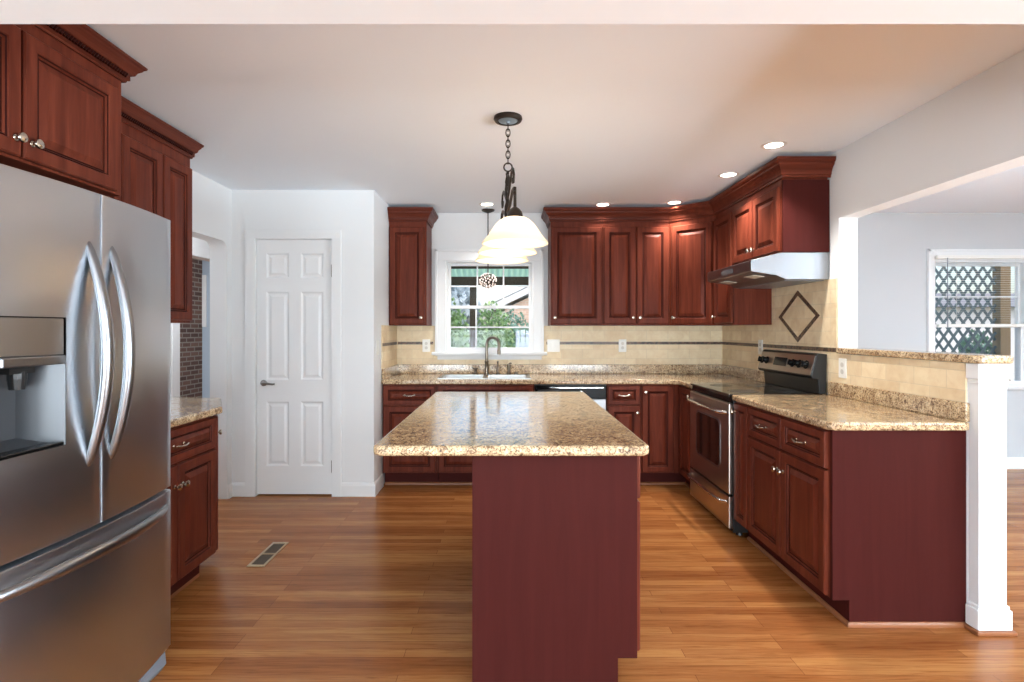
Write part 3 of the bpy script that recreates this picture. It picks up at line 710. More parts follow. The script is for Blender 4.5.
tag_struct(t, 'beige travertine tile behind the range with a mosaic diamond')
MB().box(2.0585, 2.0614, 3.425, 5.238, 1.196, 1.222).build('mosaic_band', 'mosaic', t)
cy_, cz_, hy, hz = 3.875, 1.432, 0.272, 0.184
mb = MB(); k = 0.028
P4 = [(cy_ - hy, cz_), (cy_, cz_ - hz), (cy_ + hy, cz_), (cy_, cz_ + hz)]; Q4 = [(cy_ + (a - cy_) * .83, cz_ + (b - cz_) * .81) for a, b in P4]
for i in range(4):
    j = (i + 1) % 4; mb.prism([P4[i], P4[j], Q4[j], Q4[i]], 2.0585, 2.0614, 'x')
mb.build('mosaic_diamond', 'mosaic', t)
t = MB().box(2.0615, 2.0695, 2.456, 3.4195, 0.93, HW - .002).build('tile_backsplash', 'tile_x')
tag_struct(t, 'beige travertine tile on the half wall under the bar ledge')

# outlets and switches
def outlet(name, label, loc, rz, gang=1, switch=False):
    wd = 0.058 + 0.046 * (gang - 1)
    t = thing(name, label, 'outlet' if not switch else 'light switch', loc, rz)
    MB().box(-wd / 2 - .008, wd / 2 + .008, -0.006, 0, -0.06, 0.06).build('cover_plate', 'outlet', t, bevel=.002)
    for g in range(gang):
        x = (g - (gang - 1) / 2) * 0.046
        if switch: MB().box(x - .011, x + .011, -.010, -.0065, -.03, .03).build('rocker', 'outlet', t, bevel=.001)
        else:
            for zz in (-.021, .021): MB().prism([(x + .015 * math.cos(R(q_)), zz + .017 * math.sin(R(q_)) * .9) for q_ in range(0, 360, 20)], -.0078, -.0062, 'y').build('receptacle', 'slot_plate', t)
ZO = 1.185
outlet('wall_outlet', 'white outlet on the tile left of the sink window', (-0.785, 5.2375, ZO), 0)
outlet('light_switch', 'white double switch plate on the tile right of the sink window', (0.437, 5.2375, ZO), 0, 2, True)
outlet('wall_outlet', 'white outlet on the back tile below the two-door wall cabinet', (1.10, 5.2375, ZO), 0)
outlet('wall_outlet', 'white outlet on the side tile left of the range controls', (2.058, 4.435, 1.195), R(-90))
outlet('wall_outlet', 'white outlet on the half wall tile right of the range', (2.061, 3.352, 1.10), R(-90))
outlet('light_switch', 'white switch on the short return wall facing the sink', (-1.0765, 4.49, 1.19), R(90), 1, True)

# ------------------------------------------------------------------ end post of the half wall
t = thing('end_post', 'white square post with molded base at the end of the half wall', 'post', (2.1325, 2.4385, 0))
p = 0.0615; q = 0.0415
MB().box(-p, p, -q, 0.0148, 0.10, 1.1865).build('shaft', 'trim', t, bevel=.002)
MB().box(-p - .014, p + .014, -q - .014, 0.0148, 0.018, 0.105).box(-p - .008, p + .008, -q - .008, 0.0148, .105, .122).build('base_molding', 'trim', t, bevel=.004)
MB().box(-p - .012, p + .012, -q - .012, 0.0148, 1.118, 1.1868).box(-p - .005, p + .005, -q - .005, 0.0148, 1.10, 1.118).build('capital', 'trim', t, bevel=.004)
MB().box(-p - .026, p + .026, -q - .026, 0.0148, 0.0, 0.0178).build('shoe_strip', 'shoe', t, bevel=.004)

# ------------------------------------------------------------------ range
t = thing('range', 'stainless and black electric range with raised control panel', 'range', (1.45, 3.879, 0))
hw_ = 0.375
MB().box(0, 0.60, -hw_, hw_, 0.03, 0.905).build('body', 'black_satin', t, bevel=.003)
for sx in (0.06, 0.5):
    for sy in (-.32, .32): MB().lathe([(0, 0), (.022, 0), (.018, .03), (0, .03)], (sx, sy, 0), 'z', 12).build('leveling_foot', 'black_satin', t)
mb = MB().box(-0.028, 0.575, -hw_ - .002, hw_ + .002, 0.9055, 0.922)
ck = mb.build('cooktop', 'black_glass', t, bevel=.004)
mb = MB()
for (bx, by, br_) in ((.14, -.19, .10), (.14, .19, .08), (.42, -.19, .08), (.42, .19, .10)):
    MB().lathe([(0, .9222), (br_, .9222), (br_, .9228), (br_ - .004, .9229), (br_ * .6, .9229), (br_ * .6 - .004, .9226), (0, .9226)], (bx, by, 0), 'z', 32).build('burner', 'burner', ck)
def rrect(y0, y1, z0, z1, r, n=5):
    pts = []
    for cy, cz, a0 in ((y1 - r, z1 - r, 0), (y0 + r, z1 - r, 90), (y0 + r, z0 + r, 180), (y1 - r, z0 + r, 270)):
        for k in range(n + 1): pts.append((cy + r * math.cos(R(a0 + 90 * k / n)), cz + r * math.sin(R(a0 + 90 * k / n))))
    return pts
od = MB().box(-0.030, -0.001, -hw_, hw_, 0.275, 0.862).build('oven_door', 'oven_steel', t, bevel=.006, uv=True)
MB().prism(rrect(-.235, .235, .405, .74, .05), -0.0318, -0.0302, 'x').build('window_frame', 'steel_smooth', od)
MB().prism(rrect(-.222, .222, .418, .727, .045), -0.0330, -0.0319, 'x').build('oven_window', 'black_glass', od)
MB().tube([(-.031, -.345, .80), (-.066, -.325, .80), (-.078, -.25, .80), (-.084, 0, .80), (-.078, .25, .80), (-.066, .325, .80), (-.031, .345, .80)], .0125, 12).build('oven_handle', 'chrome', od, smooth=50)
MB().box(-0.012, -0.001, -hw_, hw_, 0.864, 0.9045).build('vent_strip', 'black_gloss', t)
dr = MB().box(-0.030, -0.001, -hw_, hw_, 0.055, 0.262).build('storage_drawer', 'oven_steel', t, bevel=.006, uv=True)
MB().tube([(-.031, -.345, .222), (-.060, -.325, .222), (-.070, -.25, .222), (-.074, 0, .222), (-.070, .25, .222), (-.060, .325, .222), (-.031, .345, .222)], .011, 12).build('drawer_handle', 'chrome', dr, smooth=50)
bgd = MB().prism([(.555, .9225), (.595, .9225), (.603, 1.178), (.555, 1.184), (.538, 1.176), (.500, 1.036), (.510, 1.022), (.545, 1.018)], -hw_, hw_, 'y')
bm_ = bgd.bm
bgd = bgd.build('backguard', 'black_satin', t, bevel=.003)
sl = math.atan2(.038, .140)
def on_panel(sy, s, off): # point on sloped face: s from 0 bottom to 1 top
    return (.500 + .038 * s - off * math.cos(sl), sy, 1.036 + .140 * s + off * math.sin(sl))
mb = MB()
pr = [on_panel(0, .05, .0005), on_panel(0, .95, .0005), on_panel(0, .95, .004), on_panel(0, .05, .004)]
mb.prism([(a[0], a[2]) for a in pr], -hw_ + .012, hw_ - .006, 'y')
mb.build('control_panel', 'oven_steel', bgd, uv=True)
mb = MB(); pr = [on_panel(0, .30, .0042), on_panel(0, .72, .0042), on_panel(0, .72, .007), on_panel(0, .30, .007)]
mb.prism([(a[0], a[2]) for a in pr], -.035, .145, 'y'); mb.build('clock_display', 'display', bgd)
kn = MB().lathe([(0, 0), (.028, 0), (.028, .005), (.021, .009), (.019, .026), (.016, .03), (0, .03)], axis='x', seg=20)
for v_ in kn.bm.verts: v_.co.x = -v_.co.x
kn.box(-.034, -.028, -.004, .004, -.02, .02)
kme = kn.mesh('control_knob', 'black_gloss', 45)
for sy in (.325, .255, -.12, -.205, -.29):
    o = link('control_knob', kme, bgd, on_panel(sy, .5, .0045)); o.rotation_euler = (0, -sl * -1, 0)

# ------------------------------------------------------------------ range hood
t = thing('range_hood', 'stainless under-cabinet range hood above the range', 'range hood', (1.765, 3.879, 1.8355))
prof = [(.293, -.001), (-.005, -.001), (-.205, -.052), (-.205, -.122), (-.19, -.128), (-.04, -.150), (.02, -.176), (.293, -.176)]
MB().prism(prof, -.380, .380, 'y').build('hood_shell', 'steel_smooth', t, bevel=.004, uv=True)
MB().box(.03, .285, -.34, .34, -.180, -.1765).build('filter_screen', 'grey_plastic', t)
for y in (-.22, .22):
    ln = MB().prism([(-.150, -.1375), (-.075, -.1485), (-.075, -.1505), (-.150, -.1395)], y - .07, y + .07, 'y').build('light_lens', 'hood_lens', t)
MB().box(-.2062, -.2052, -.10, .10, -.105, -.072).build('switch_strip', 'grey_plastic', t)

# ------------------------------------------------------------------ dishwasher
t = thing('dishwasher', 'stainless dishwasher with black control panel under the back counter', 'dishwasher', (0.2305, YF, 0))
MB().box(0, .605, .0, .55, .10, .872).box(.01, .595, .06, .5, 0, .10).build('body', 'black_satin', t)
dd = MB().box(.003, .602, -.024, -.001, .125, .748).build('door', 'steel_smooth', t, bevel=.005, uv=True)
cp = MB().box(.003, .602, -.030, -.001, .752, .862).build('control_panel', 'black_gloss', t, bevel=.005)
MB().box(.12, .58, -.0335, -.0303, .842, .850).build('chrome_strip', 'chrome', cp)
MB().lathe([(0, 0), (.009, 0), (.009, .003), (0, .003)], (.39, -.0305, .81), 'y', 14).build('button', 'chrome', cp)
MB().box(.02, .21, -.0325, -.0303, .770, .83).build('handle_recess', 'black_satin', cp)

# ------------------------------------------------------------------ sink and faucet
t = thing('sink', 'stainless double-bowl sink set in the counter under the window', 'sink', (-0.205, 4.915, 0.9145))
mb = MB()
def bowl(m, x0, x1, y0, y1, dep):
    a = [m.bm.verts.new(p) for p in ((x0, y0, .004), (x1, y0, .004), (x1, y1, .004), (x0, y1, .004))]
    i = .02
    b = [m.bm.verts.new(p) for p in ((x0 + i, y0 + i, -dep), (x1 - i, y0 + i, -dep), (x1 - i, y1 - i, -dep), (x0 + i, y1 - i, -dep))]
    for k in range(4): m.face([a[k], a[(k + 1) % 4], b[(k + 1) % 4], b[k]])
    m.face(b)
bowl(mb, -.37, -.02, -.18, .155, .16); bowl(mb, .02, .37, -.18, .155, .16)
xs_ = [-.405, -.37, -.02, .02, .37, .405]; ys_ = [-.21, -.18, .155, .235]
for i in range(5):
    for j in range(3):
        if j == 1 and i in (1, 3): continue
        mb.box(xs_[i], xs_[i + 1], ys_[j], ys_[j + 1], .0002, .004)
mb.build('basin', 'sink_steel', t, bevel=0)
for x in (-.195, .195): MB().lathe([(0, -.158), (.04, -.158), (.043, -.1555), (.03, -.1555), (0, -.157)], (x, 0, 0), 'z', 20).build('drain', 'chrome', t)
t = thing('faucet', 'tall gooseneck bronze faucet behind the sink', 'faucet', (-0.2, 5.11, 0.9187))
MB().lathe([(0, 0), (.030, 0), (.030, .006), (.020, .014), (.018, .05), (.016, .11), (.020, .115), (.020, .125), (.013, .13), (0, .13)], seg=20).build('base', 'dark_nickel', t, smooth=45)
g = [(0, 0, .12), (0, 0, .20), (0, 0, .27)]
for k in range(0, 181, 15):
    a = R(k); g.append((.058 - .058 * math.cos(a), -.03 * (1 - math.cos(a)), .285 + .062 * math.sin(a)))
g += [(.116, -.062, .25), (.116, -.063, .235)]
MB().tube(g, .0135, 12).build('spout', 'dark_nickel', t, smooth=50)
MB().lathe([(0, .0), (.015, .0), (.017, .03), (.013, .05), (0, .05)], (.116, -.063, .19), 'z', 16).build('spray_head', 'dark_nickel', t, smooth=45)
hb = MB().lathe([(0, 0), (.024, 0), (.022, .012), (.014, .02), (.013, .04), (.016, .046), (0, .05)], (-.105, 0, 0), seg=16).build('handle', 'dark_nickel', t, smooth=45)
MB().tube([(-.135, -.02, .064), (-.105, 0, .050), (-.085, .012, .058)], [.007, .008, .005], 8).build('lever', 'dark_nickel', hb, smooth=50)
t = thing('soap_dispenser', 'slim bronze soap pump right of the gooseneck faucet', 'soap dispenser', (-0.095, 5.11, 0.9187))
MB().lathe([(0, 0), (.022, 0), (.020, .01), (.013, .018), (.015, .06), (.012, .075), (.006, .08), (.006, .115), (0, .115)], seg=16).build('base', 'dark_nickel', t, smooth=45)
MB().tube([(0, .006, .118), (0, -.02, .12), (0, -.055, .112)], .007, 8).build('nozzle', 'dark_nickel', t, smooth=50)
t = thing('side_sprayer', 'stubby bronze side sprayer beyond the soap pump', 'sprayer', (0.008, 5.11, 0.9187))
MB().lathe([(0, 0), (.024, 0), (.022, .012), (.014, .02), (.013, .05), (.018, .075), (.016, .095), (0, .10)], seg=16).build('spray_wand', 'dark_nickel', t, smooth=45)
MB().tube([(0, .0, .098), (.012, -.015, .108), (.022, -.025, .104)], .006, 8).build('trigger', 'dark_nickel', t, smooth=50)
tag(MB().lathe([(0, 0), (.020, 0), (.020, .014), (.016, .022), (0, .022)], (0, 0, 0), seg=16).build('air_gap', 'dark_nickel', loc=(0.075, 5.11, 0.9187), smooth=45), 'low round bronze cap at the right of the faucet row', 'air gap cap')

# ------------------------------------------------------------------ refrigerator (front faces +x)
t = thing('refrigerator', 'stainless french-door refrigerator with ice dispenser at the left edge', 'refrigerator', (-1.338, 1.332, 0))
FW, FS = 0.834, 0.417
MB().box(-.80, -.082, .004, FW - .004, .03, 1.745).build('body', 'black_satin', t, bevel=.004)
def sag(y): return 0.034 * (1 - ((y - FW / 2) / (FW / 2)) ** 2)
def curved_panel(name, y0, y1, z0, z1, hole=None, parent=t):
    r = 0.008
    ys = [y0, y0 + r * .3, y0 + r] + [y0 + r + (y1 - y0 - 2 * r) * k / 14 for k in range(1, 14)] + [y1 - r, y1 - r * .3, y1]
    zz = [z0, z0 + r * .3, z0 + r, z1 - r, z1 - r * .3, z1]
    if hole: ys += [hole[0], hole[1]]; zz += [hole[2], hole[3]]
    ys = sorted(set(ys)); zz = sorted(set(zz))
    def xo(y, z):
        e = 0
        for d_ in (y - y0, y1 - y, z - z0, z1 - z):
            if d_ < r: e = max(e, 1 - math.sqrt(max(0, 1 - (1 - d_ / r) ** 2)))
        return sag(y) - r * e
    m = MB(); V = {(i, j): m.bm.verts.new((xo(y, z), y, z)) for i, y in enumerate(ys) for j, z in enumerate(zz)}
    B = {(i, j): m.bm.verts.new((-.080, y, z)) for i, y in enumerate(ys) for j, z in enumerate(zz) if i in (0, len(ys) - 1) or j in (0, len(zz) - 1)}
    for i in range(len(ys) - 1):
        for j in range(len(zz) - 1):
            cy, cz = (ys[i] + ys[i + 1]) / 2, (zz[j] + zz[j + 1]) / 2
            if hole and hole[0] < cy < hole[1] and hole[2] < cz < hole[3]: continue
            m.face([V[i, j], V[i + 1, j], V[i + 1, j + 1], V[i, j + 1]])
    I, J = len(ys) - 1, len(zz) - 1
    for i in range(I):
        m.face([V[i, 0], B[i, 0], B[i + 1, 0], V[i + 1, 0]]); m.face([V[i, J], V[i + 1, J], B[i + 1, J], B[i, J]])
    for j in range(J):
        m.face([V[0, j], V[0, j + 1], B[0, j + 1], B[0, j]]); m.face([V[I, j], B[I, j], B[I, j + 1], V[I, j + 1]])
    return m.build(name, 'steel', parent, smooth=35, uv=True)
DSP = (.07, .281, .995, 1.372)
dl_ = curved_panel('left_door', 0, FS - .002, .715, 1.772, DSP)
dr_ = curved_panel('right_door', FS + .002, FW, .715, 1.772)
fz = curved_panel('freezer_drawer', 0, FW, .085, .703)
tag(dl_, 'near fridge door with ice and water dispenser'); tag(dr_, 'far fridge door, plain'); 
def bar(name, pts, wv, dp, parent):
    # flat-oval bar: pts along the handle; scaled cross section
    n_ = len(pts); rad = [0.55 + 0.45 * math.sin(math.pi * k / (n_ - 1)) ** .5 for k in range(n_)]
    m = MB(); rows = []
    P_ = [Vector(p) for p in pts]
    vertical = abs(P_[-1].z - P_[0].z) > abs(P_[-1].y - P_[0].y)
    for i, p in enumerate(P_):
        tv = (P_[min(i + 1, n_ - 1)] - P_[max(i - 1, 0)]).normalized()
        side = Vector((0, 1, 0)) if vertical else Vector((0, 0, 1))
        out = side.cross(tv).normalized()
        rows.append([m.bm.verts.new(p + side * (wv * rad[i] * math.cos(2 * math.pi * k / 14)) + out * (dp * rad[i] * math.sin(2 * math.pi * k / 14))) for k in range(14)])
    for a, b in zip(rows, rows[1:]):
        for k in range(14): m.face([a[k], a[(k + 1) % 14], b[(k + 1) % 14], b[k]])
    m.face(rows[0][::-1]); m.face(rows[-1])
    return m.build(name, 'handle_steel', parent, smooth=50, uv=True)
def arc_pts(p0, p1, bow, n_=22):
    p0, p1 = Vector(p0), Vector(p1)
    return [p0.lerp(p1, k / n_) + Vector((bow * math.sin(math.pi * k / n_) ** .8, 0, 0)) for k in range(n_ + 1)]
bar('door_handle', arc_pts((.022, FS - .050, .905), (.022, FS - .050, 1.615), .068), .020, .016, dl_)
bar('door_handle', arc_pts((.022, FS + .048, .905), (.022, FS + .048, 1.615), .068), .020, .016, dr_)
fh = []
for k in range(25):
    y = .02 + (FW - .04) * k / 24; fh.append((sag(y) - .010 + .055 * math.sin(math.pi * k / 24) ** .7, y, .640 + .012 * math.sin(math.pi * k / 24)))
bar('drawer_handle', fh, .020, .015, fz)
# dispenser
dp_ = MB().prism([(-.075, DSP[0] + .001)] + [(sag(DSP[0] + .001 + (DSP[1] - DSP[0] - .004) * k / 8) - .003, DSP[0] + .001 + (DSP[1] - DSP[0] - .004) * k / 8) for k in range(9)] + [(-.075, DSP[1] - .003)], 1.262, DSP[3] - .003).build('dispenser_panel', 'panel_steel', dl_, bevel=.003, uv=True)
m = MB(); y0, y1, z0, z1 = DSP[0], DSP[1], DSP[2], 1.262
a = [m.bm.verts.new((sag(y) - .002, y, z)) for y, z in ((y0, z0), (y1, z0), (y1, z1), (y0, z1))]
b = [m.bm.verts.new((-.075, y, z)) for y, z in ((y0 + .02, z0 + .03), (y1 - .05, z0 + .03), (y1 - .05, z1), (y0 + .02, z1))]
for k in range(4): m.face([a[k], a[(k + 1) % 4], b[(k + 1) % 4], b[k]])
m.face(b); m.build('dispenser_cavity', 'dark_cavity', dl_)
MB().box(.012, .034, DSP[0] + .002, DSP[1] - .002, 1.235, 1.2615).build('dispenser_lip', 'steel_smooth', dl_, bevel=.004, uv=True)
MB().lathe([(0, 0), (.018, 0), (.022, .03), (.022, .05), (0, .05)], (-.02, .175, 1.17), 'z', 16).box(-.05, .0, .13, .21, 1.215, 1.2345).build('dispenser_nozzle', 'black_satin', dl_)
MB().box(-.06, .026, DSP[0] + .003, DSP[1] - .003, .996, 1.006).build('drip_tray', 'black_gloss', dl_, bevel=.002)
MB().prism([(-.09, .0), (-.02, .0), (.0, .03), (-.005, .078), (-.09, .078)], .03, FW - .03, 'y').build('base_grille', 'grey_plastic', t, bevel=.003)

# ------------------------------------------------------------------ pendant over the island
t = thing('pendant_light', 'three-shade dark bronze pendant light hanging over the island', 'pendant light', (0.0, 2.88, CEIL))
MB().lathe([(0, -.0005), (.074, -.0005), (.076, -.012), (.070, -.022), (.056, -.024), (.052, -.018), (0, -.018)], seg=28).build('canopy', 'bronze', t, smooth=40)
MB().lathe([(0, -.0185), (.051, -.0185), (.049, -.022), (.012, -.026), (.010, -.036), (0, -.037)], seg=28).build('canopy_plate', 'reflection_plate', t, smooth=40)
def ringp(c, r1, r2, ax, n_=14): # oval link in the plane of z and ax
    return [(c[0] + (r2 * math.cos(2 * math.pi * k / n_) if ax == 'x' else 0), c[1] + (r2 * math.cos(2 * math.pi * k / n_) if ax == 'y' else 0), c[2] + r1 * math.sin(2 * math.pi * k / n_)) for k in range(n_)]
mb = MB()
for k in range(7): mb.tube(ringp((0, 0, -.054 - k * .029), .021, .011, 'x' if k % 2 else 'y'), .0032, 6, closed=True)
mb.tube(ringp((0, 0, -.265), .022, .022, 'x'), .004, 8, closed=True)
mb.build('chain', 'bronze', t, smooth=60)
A2 = math.atan2(-0.0695, 0.64)
fr = bpy.data.objects.new('frame', None)
def rotp(p, y0=0.05): # bar axis: slightly turned so the shades step to the left with depth
    s = (p[1] - y0); return (p[0] - .1086 * s - .003, p[1], p[2])
mb = MB()
mb.tube([rotp((0, .05 + q_, -.285 - .0 * q_)) for q_ in (-.02, .02)], .008, 8)
zb = -.50
mb.lathe([(0, -.28), (.010, -.28), (.008, -.30), (.014, -.33), (.008, -.36), (.010, -.44), (.016, -.46), (.016, -.52), (.006, -.54), (0, -.55)], (-.003, .05, 0), 'z', 14)
mb.tube([rotp((0, .05 + y_, z_)) for y_, z_ in ((-.33, -.47), (-.30, -.44), (-.24, -.435), (-.12, -.48), (0, -.50), (.12, -.48), (.24, -.435), (.30, -.44), (.33, -.47))], .0075, 10)
for s in (-1, 1):   # scrolls rising from bar to stem
    sc = [rotp((0, .05 + s * y_, z_)) for y_, z_ in ((.02, -.30), (.05, -.31), (.085, -.345), (.08, -.385), (.05, -.40), (.03, -.385), (.04, -.365))]
    mb.tube(sc, .006, 8)
    sc = [rotp((0, .05 + s * y_, z_)) for y_, z_ in ((.01, -.42), (.06, -.41), (.13, -.37), (.20, -.33), (.26, -.335), (.29, -.37), (.275, -.405), (.245, -.40), (.24, -.375))]
    mb.tube(sc, .006, 8)
mb.build('scroll_frame', 'bronze', t, smooth=60)
for (x, y) in SHADES:
    lx, ly = x, y - 2.88
    MB().lathe([(0, -.44), (.007, -.44), (.008, -.535), (.022, -.545), (.034, -.560), (.040, -.585), (.041, -.592), (0, -.594)], (lx, ly, 0), 'z', 20).build('shade_holder', 'bronze', t, smooth=45)
    prof = [(.036, -.586), (.054, -.590), (.074, -.602), (.094, -.622), (.110, -.645), (.122, -.664), (.126, -.670), (.134, -.680), (.146, -.694), (.158, -.708),
            (.160, -.713), (.155, -.713), (.142, -.697), (.130, -.684), (.121, -.673), (.117, -.666), (.105, -.648), (.090, -.626), (.071, -.607), (.052, -.595), (.036, -.591)]
    MB().lathe(prof, (lx, ly, 0), 'z', 40).build('glass_shade', 'shade', t, smooth=50)

# small crystal pendant over the sink
t = thing('globe_pendant', 'small beaded crystal globe pendant in front of the sink window', 'pendant light', (-0.187, 5.1, CEIL))
MB().lathe([(0, -.0005), (.062, -.0005), (.060, -.010), (.040, -.020), (.012, -.030), (0, -.032)], seg=24).build('canopy', 'bronze', t, smooth=40)
MB().tube([(0, 0, -.03), (0, 0, -.60)], .005, 8).build('rod', 'bronze', t)
mb = MB(); n_ = 90
for k in range(n_):
    z = 1 - 2 * (k + .5) / n_; r = math.sqrt(1 - z * z); a = k * 2.399963
    if (k * 7) % 5 == 0: continue
    mb.ball((.078 * r * math.cos(a), .078 * r * math.sin(a), -.665 + .068 * z), .0082, 8, 5)
mb.build('beaded_globe', 'crystal', t, smooth=60)
mb = MB()
for k in range(6):
    a0 = math.pi * k / 6; mb.tube([(.072 * math.cos(u) * math.cos(a0), .072 * math.cos(u) * math.sin(a0), -.665 + .064 * math.sin(u)) for u in [2 * math.pi * q_ / 24 for q_ in range(24)]], .003, 6, closed=True)
mb.build('wire_cage', 'bronze', t, smooth=60)

# recessed lights
rl = None
RL = ['recessed ceiling light nearest, above the range hood cabinet', 'recessed ceiling light second nearest, between hood and corner', 'recessed ceiling light above the corner wall cabinet',
      'recessed ceiling light above the single-door wall cabinet', 'recessed ceiling light beside the small globe pendant']
for i, (x, y) in enumerate(CANS[:5]):
    if rl is None:
        rl = o = thing('recessed_light', RL[0], 'recessed light', (x, y, CEIL), 0, 'recessed ceiling lights')
        MB().lathe([(.052, -.0005), (.074, -.0005), (.074, -.003), (.060, -.007), (.052, -.005)], seg=28).build('trim_ring', 'trim', o, smooth=40)
        MB().lathe([(0, -.001), (.052, -.001), (.052, -.004), (0, -.0045)], seg=28).build('lens', 'lens', o)
    else: o = copy_tree(rl)
    o.location = (x, y, CEIL); o['label'] = RL[i]

# floor register
t = thing('floor_register', 'long metal floor vent set in the oak boards near the pantry', 'floor vent', (-1.423, 3.243, 0.0005))
MB().box(-.05, -.036, -.175, .175, 0, .005).box(.036, .05, -.175, .175, 0, .005).box(-.036, .036, -.175, -.150, 0, .005).box(-.036, .036, .150, .175, 0, .005).box(-.036, .036, -.008, .008, 0, .005).build('frame', 'almond', t, bevel=.001)
MB().box(-.036, .036, -.150, -.008, .0, .0012).box(-.036, .036, .008, .150, 0, .0012).build('duct_well', 'slot', t)
mb = MB()
for k in range(12):
    for y0 in (-.146, .012): mb.box(-.035, .035, y0 + k * .0116, y0 + k * .0116 + .003, .0013, .004)
mb.build('louver_slats', 'louver', t)

# ------------------------------------------------------------------ outdoors
struct(MB().box(-14, 14, 5.6, 40, -.5, -.4).build('ground', 'soil'), 'green yard outside the kitchen windows', 'ground')
t = thing('porch', 'dark timber porch with green corrugated roof outside the sink window', 'porch', (0, 7.5, -.4))
MB().box(-2.2, 2.2, -.05, .05, 2.354, 2.464).build('beam', 'porch_wood', t)
MB().box(-.523, -.436, -.045, .045, 0, 2.354).build('post', 'porch_wood', t)
MB().box(-2.2, -2.11, -.045, .045, 0, 2.354).build('post', 'porch_wood', t); MB().box(2.11, 2.2, -.045, .045, 0, 2.354).build('post', 'porch_wood', t)
MB().box(-2.2, 2.2, -.72, -.68, 2.50, 2.575).box(-2.2, 2.2, -1.42, -1.38, 2.68, 2.755).build('purlins', 'porch_wood', t)
mb = MB(); nx = 120; prev = None
for k in range(nx + 1):
    x = -2.3 + 4.6 * k / nx; dz = .012 * (1 if k % 2 else -1)
    a = mb.bm.verts.new((x, .15, 2.475 + dz)); b = mb.bm.verts.new((x, -2.0, 3.02 + dz))
    c_ = mb.bm.verts.new((x, .15, 2.478 + dz)); e = mb.bm.verts.new((x, -2.0, 3.023 + dz))
    if prev: mb.face([prev[0], a, b, prev[1]]); mb.face([prev[2], prev[3], e, c_])
    prev = (a, b, c_, e)
mb.build('roof_panel', 'poly_roof', t)
def bush(label, c, rx, rz_, n_, m_, lf=.07, name='bush'):
    o = thing(name, label, 'bush' if name == 'bush' else 'tree', (c[0], c[1], -.4))
    mb = MB()
    H = c[2] + .4
    for k in range(n_):
        d_ = Vector((random.gauss(0, 1), random.gauss(0, 1), random.gauss(0, 1))).normalized() * (random.random() ** .4)
        p = Vector((d_.x * rx, d_.y * rx, H + d_.z * rz_))
        if p.z < .05: continue
        q = Matrix.Rotation(random.uniform(0, 6.28), 3, 'Z') @ Matrix.Rotation(random.uniform(-1.2, 1.2), 3, 'X')
        s = lf * random.uniform(.6, 1.3)
        mb.face([mb.bm.verts.new(p + q @ Vector(v_)) for v_ in ((-s * .4, 0, 0), (0, -s * .15, -s * .5), (s * .4, 0, 0), (0, s * .1, s * .6))])
    me = mb.mesh('foliage', m_); link('foliage', me, o)
    mb = MB()
    for k in range(4): 
        a = k * 1.6; mb.tube([(.03 * math.cos(a), .03 * math.sin(a), 0), (.3 * rx * math.cos(a), .3 * rx * math.sin(a), H)], [.03, .012], 7)
    mb.build('stems', 'porch_wood', o)
bush('light green bush left of the porch post outside', (-1.05, 9.2, 0.95), .46, .95, 2600, 'leaf')
bush('leafy green bush right of the porch post outside', (-0.28, 10.4, 0.95), .42, .95, 2600, 'leaf')
bush('blue-green bush beside the pale fence outside', (0.12, 12.2, 0.85), .50, .95, 2400, 'leaf2')
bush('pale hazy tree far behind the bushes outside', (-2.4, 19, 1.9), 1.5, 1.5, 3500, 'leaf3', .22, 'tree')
bush('dark low shrub behind the lattice outside', (6.87, 8.0, 0.62), .26, .72, 2200, 'leaf2')
t = thing('neighbor_house', 'salmon brick gable house with white eave behind the fence', 'house', (0, 17, -.4))
MB().prism([(-.1, 0), (7.1, 0), (7.1, 2.40), (3.5, 4.1), (-.1, 2.40)], 0, 5, 'y').build('brick_wall', 'gable_brick', t)
MB().prism([(-.75, 2.20), (3.5, 4.22), (3.5, 4.42), (-.75, 2.40)], -.3, 5.2, 'y').prism([(7.75, 2.20), (7.75, 2.40), (3.5, 4.42), (3.5, 4.22)], -.3, 5.2, 'y').build('eave', 'trim', t)
MB().prism([(-.75, 2.41), (3.5, 4.43), (3.5, 4.46), (-.75, 2.44)], -.28, 5.2, 'y').prism([(7.75, 2.41), (7.75, 2.44), (3.5, 4.46), (3.5, 4.43)], -.28, 5.2, 'y').build('roof', 'roof_grey', t)
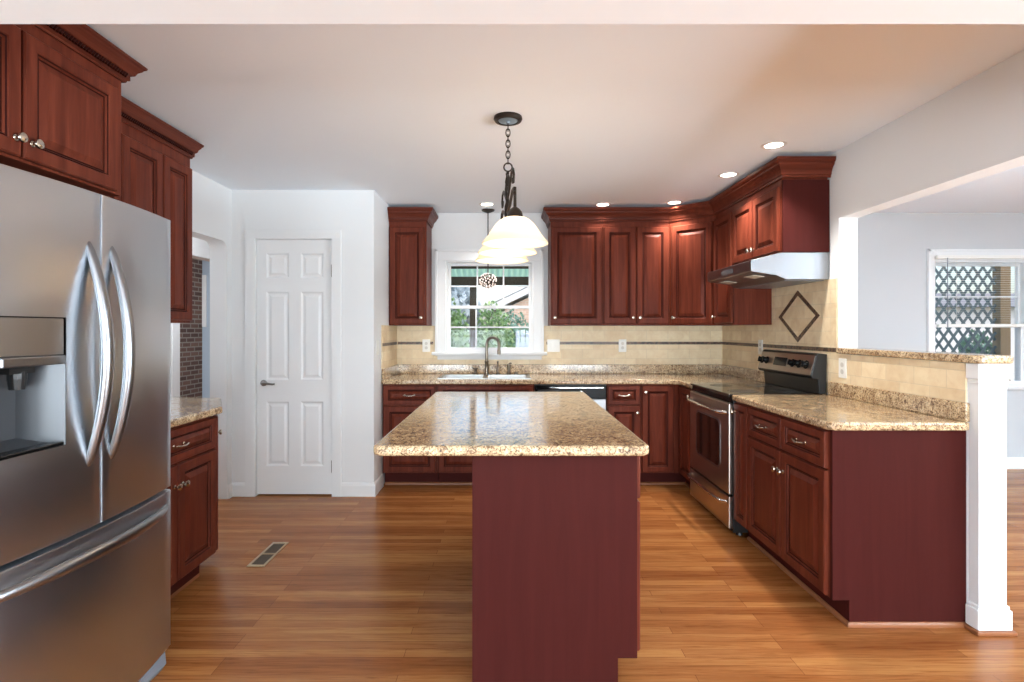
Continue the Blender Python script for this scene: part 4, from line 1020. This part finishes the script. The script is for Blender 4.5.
t = thing('garden_shed', 'pale sided shed seen through the diamond lattice', 'shed', (11.6, 13.5, -.4))
MB().box(-2.6, 2.6, 0, 3, 0, 2.3).build('siding_wall', 'trim', t)
MB().prism([(-.3, 2.305), (3.3, 2.305), (1.5, 2.75)], -2.8, 2.8, 'x').build('roof', 'roof_grey', t)
t = thing('yard_fence', 'pale blue picket fence right of the bushes outside', 'fence', (.16, 11.0, -.4))
mb = MB()
for k in range(26): mb.box(k * .1, k * .1 + .075, 0, .02, .05, 1.72 + .02 * (k % 2))
mb.build('pickets', 'mortar', t)
MB().box(0, 2.6, .021, .06, .4, .48).box(0, 2.6, .021, .06, 1.4, 1.48).build('rails', 'mortar', t)
t = thing('lattice_screen', 'diamond lattice screen outside the dining window', 'lattice', (4.5, 6.5, -.4))
LW, LH = 1.32, 2.9
mb = MB(); px_, pz_ = 0.117, 0.166
sl_ = pz_ / px_
def clip(x0, z0, x1, z1):
    # clip segment to the panel
    dx_, dz_ = x1 - x0, z1 - z0; t0, t1 = 0.0, 1.0
    for p_, q_ in ((-dx_, x0), (dx_, LW - x0), (-dz_, z0), (dz_, LH - z0)):
        if p_ == 0: continue
        r = q_ / p_
        if p_ < 0: t0 = max(t0, r)
        else: t1 = min(t1, r)
    return None if t0 >= t1 - .01 else (x0 + dx_ * t0, z0 + dz_ * t0, x0 + dx_ * t1, z0 + dz_ * t1)
wv = .0145
for s, yy in ((1, 0), (-1, .008)):
    for k in range(-30, 40):
        xb = k * px_
        sg = clip(xb, 0, xb + s * LH / sl_, LH)
        if not sg: continue
        d_ = Vector((sg[2] - sg[0], sg[3] - sg[1])).normalized(); n2 = Vector((-d_.y, d_.x)) * wv
        mb.prism([(sg[0] + n2.x, sg[1] + n2.y), (sg[2] + n2.x, sg[3] + n2.y), (sg[2] - n2.x, sg[3] - n2.y), (sg[0] - n2.x, sg[1] - n2.y)], yy, yy + .007, 'y')
mb.build('slat_lattice', 'lattice', t)
MB().box(1.33, 1.45, -.05, .06, 0, 3.0).build('post', 'tan_wood', t)
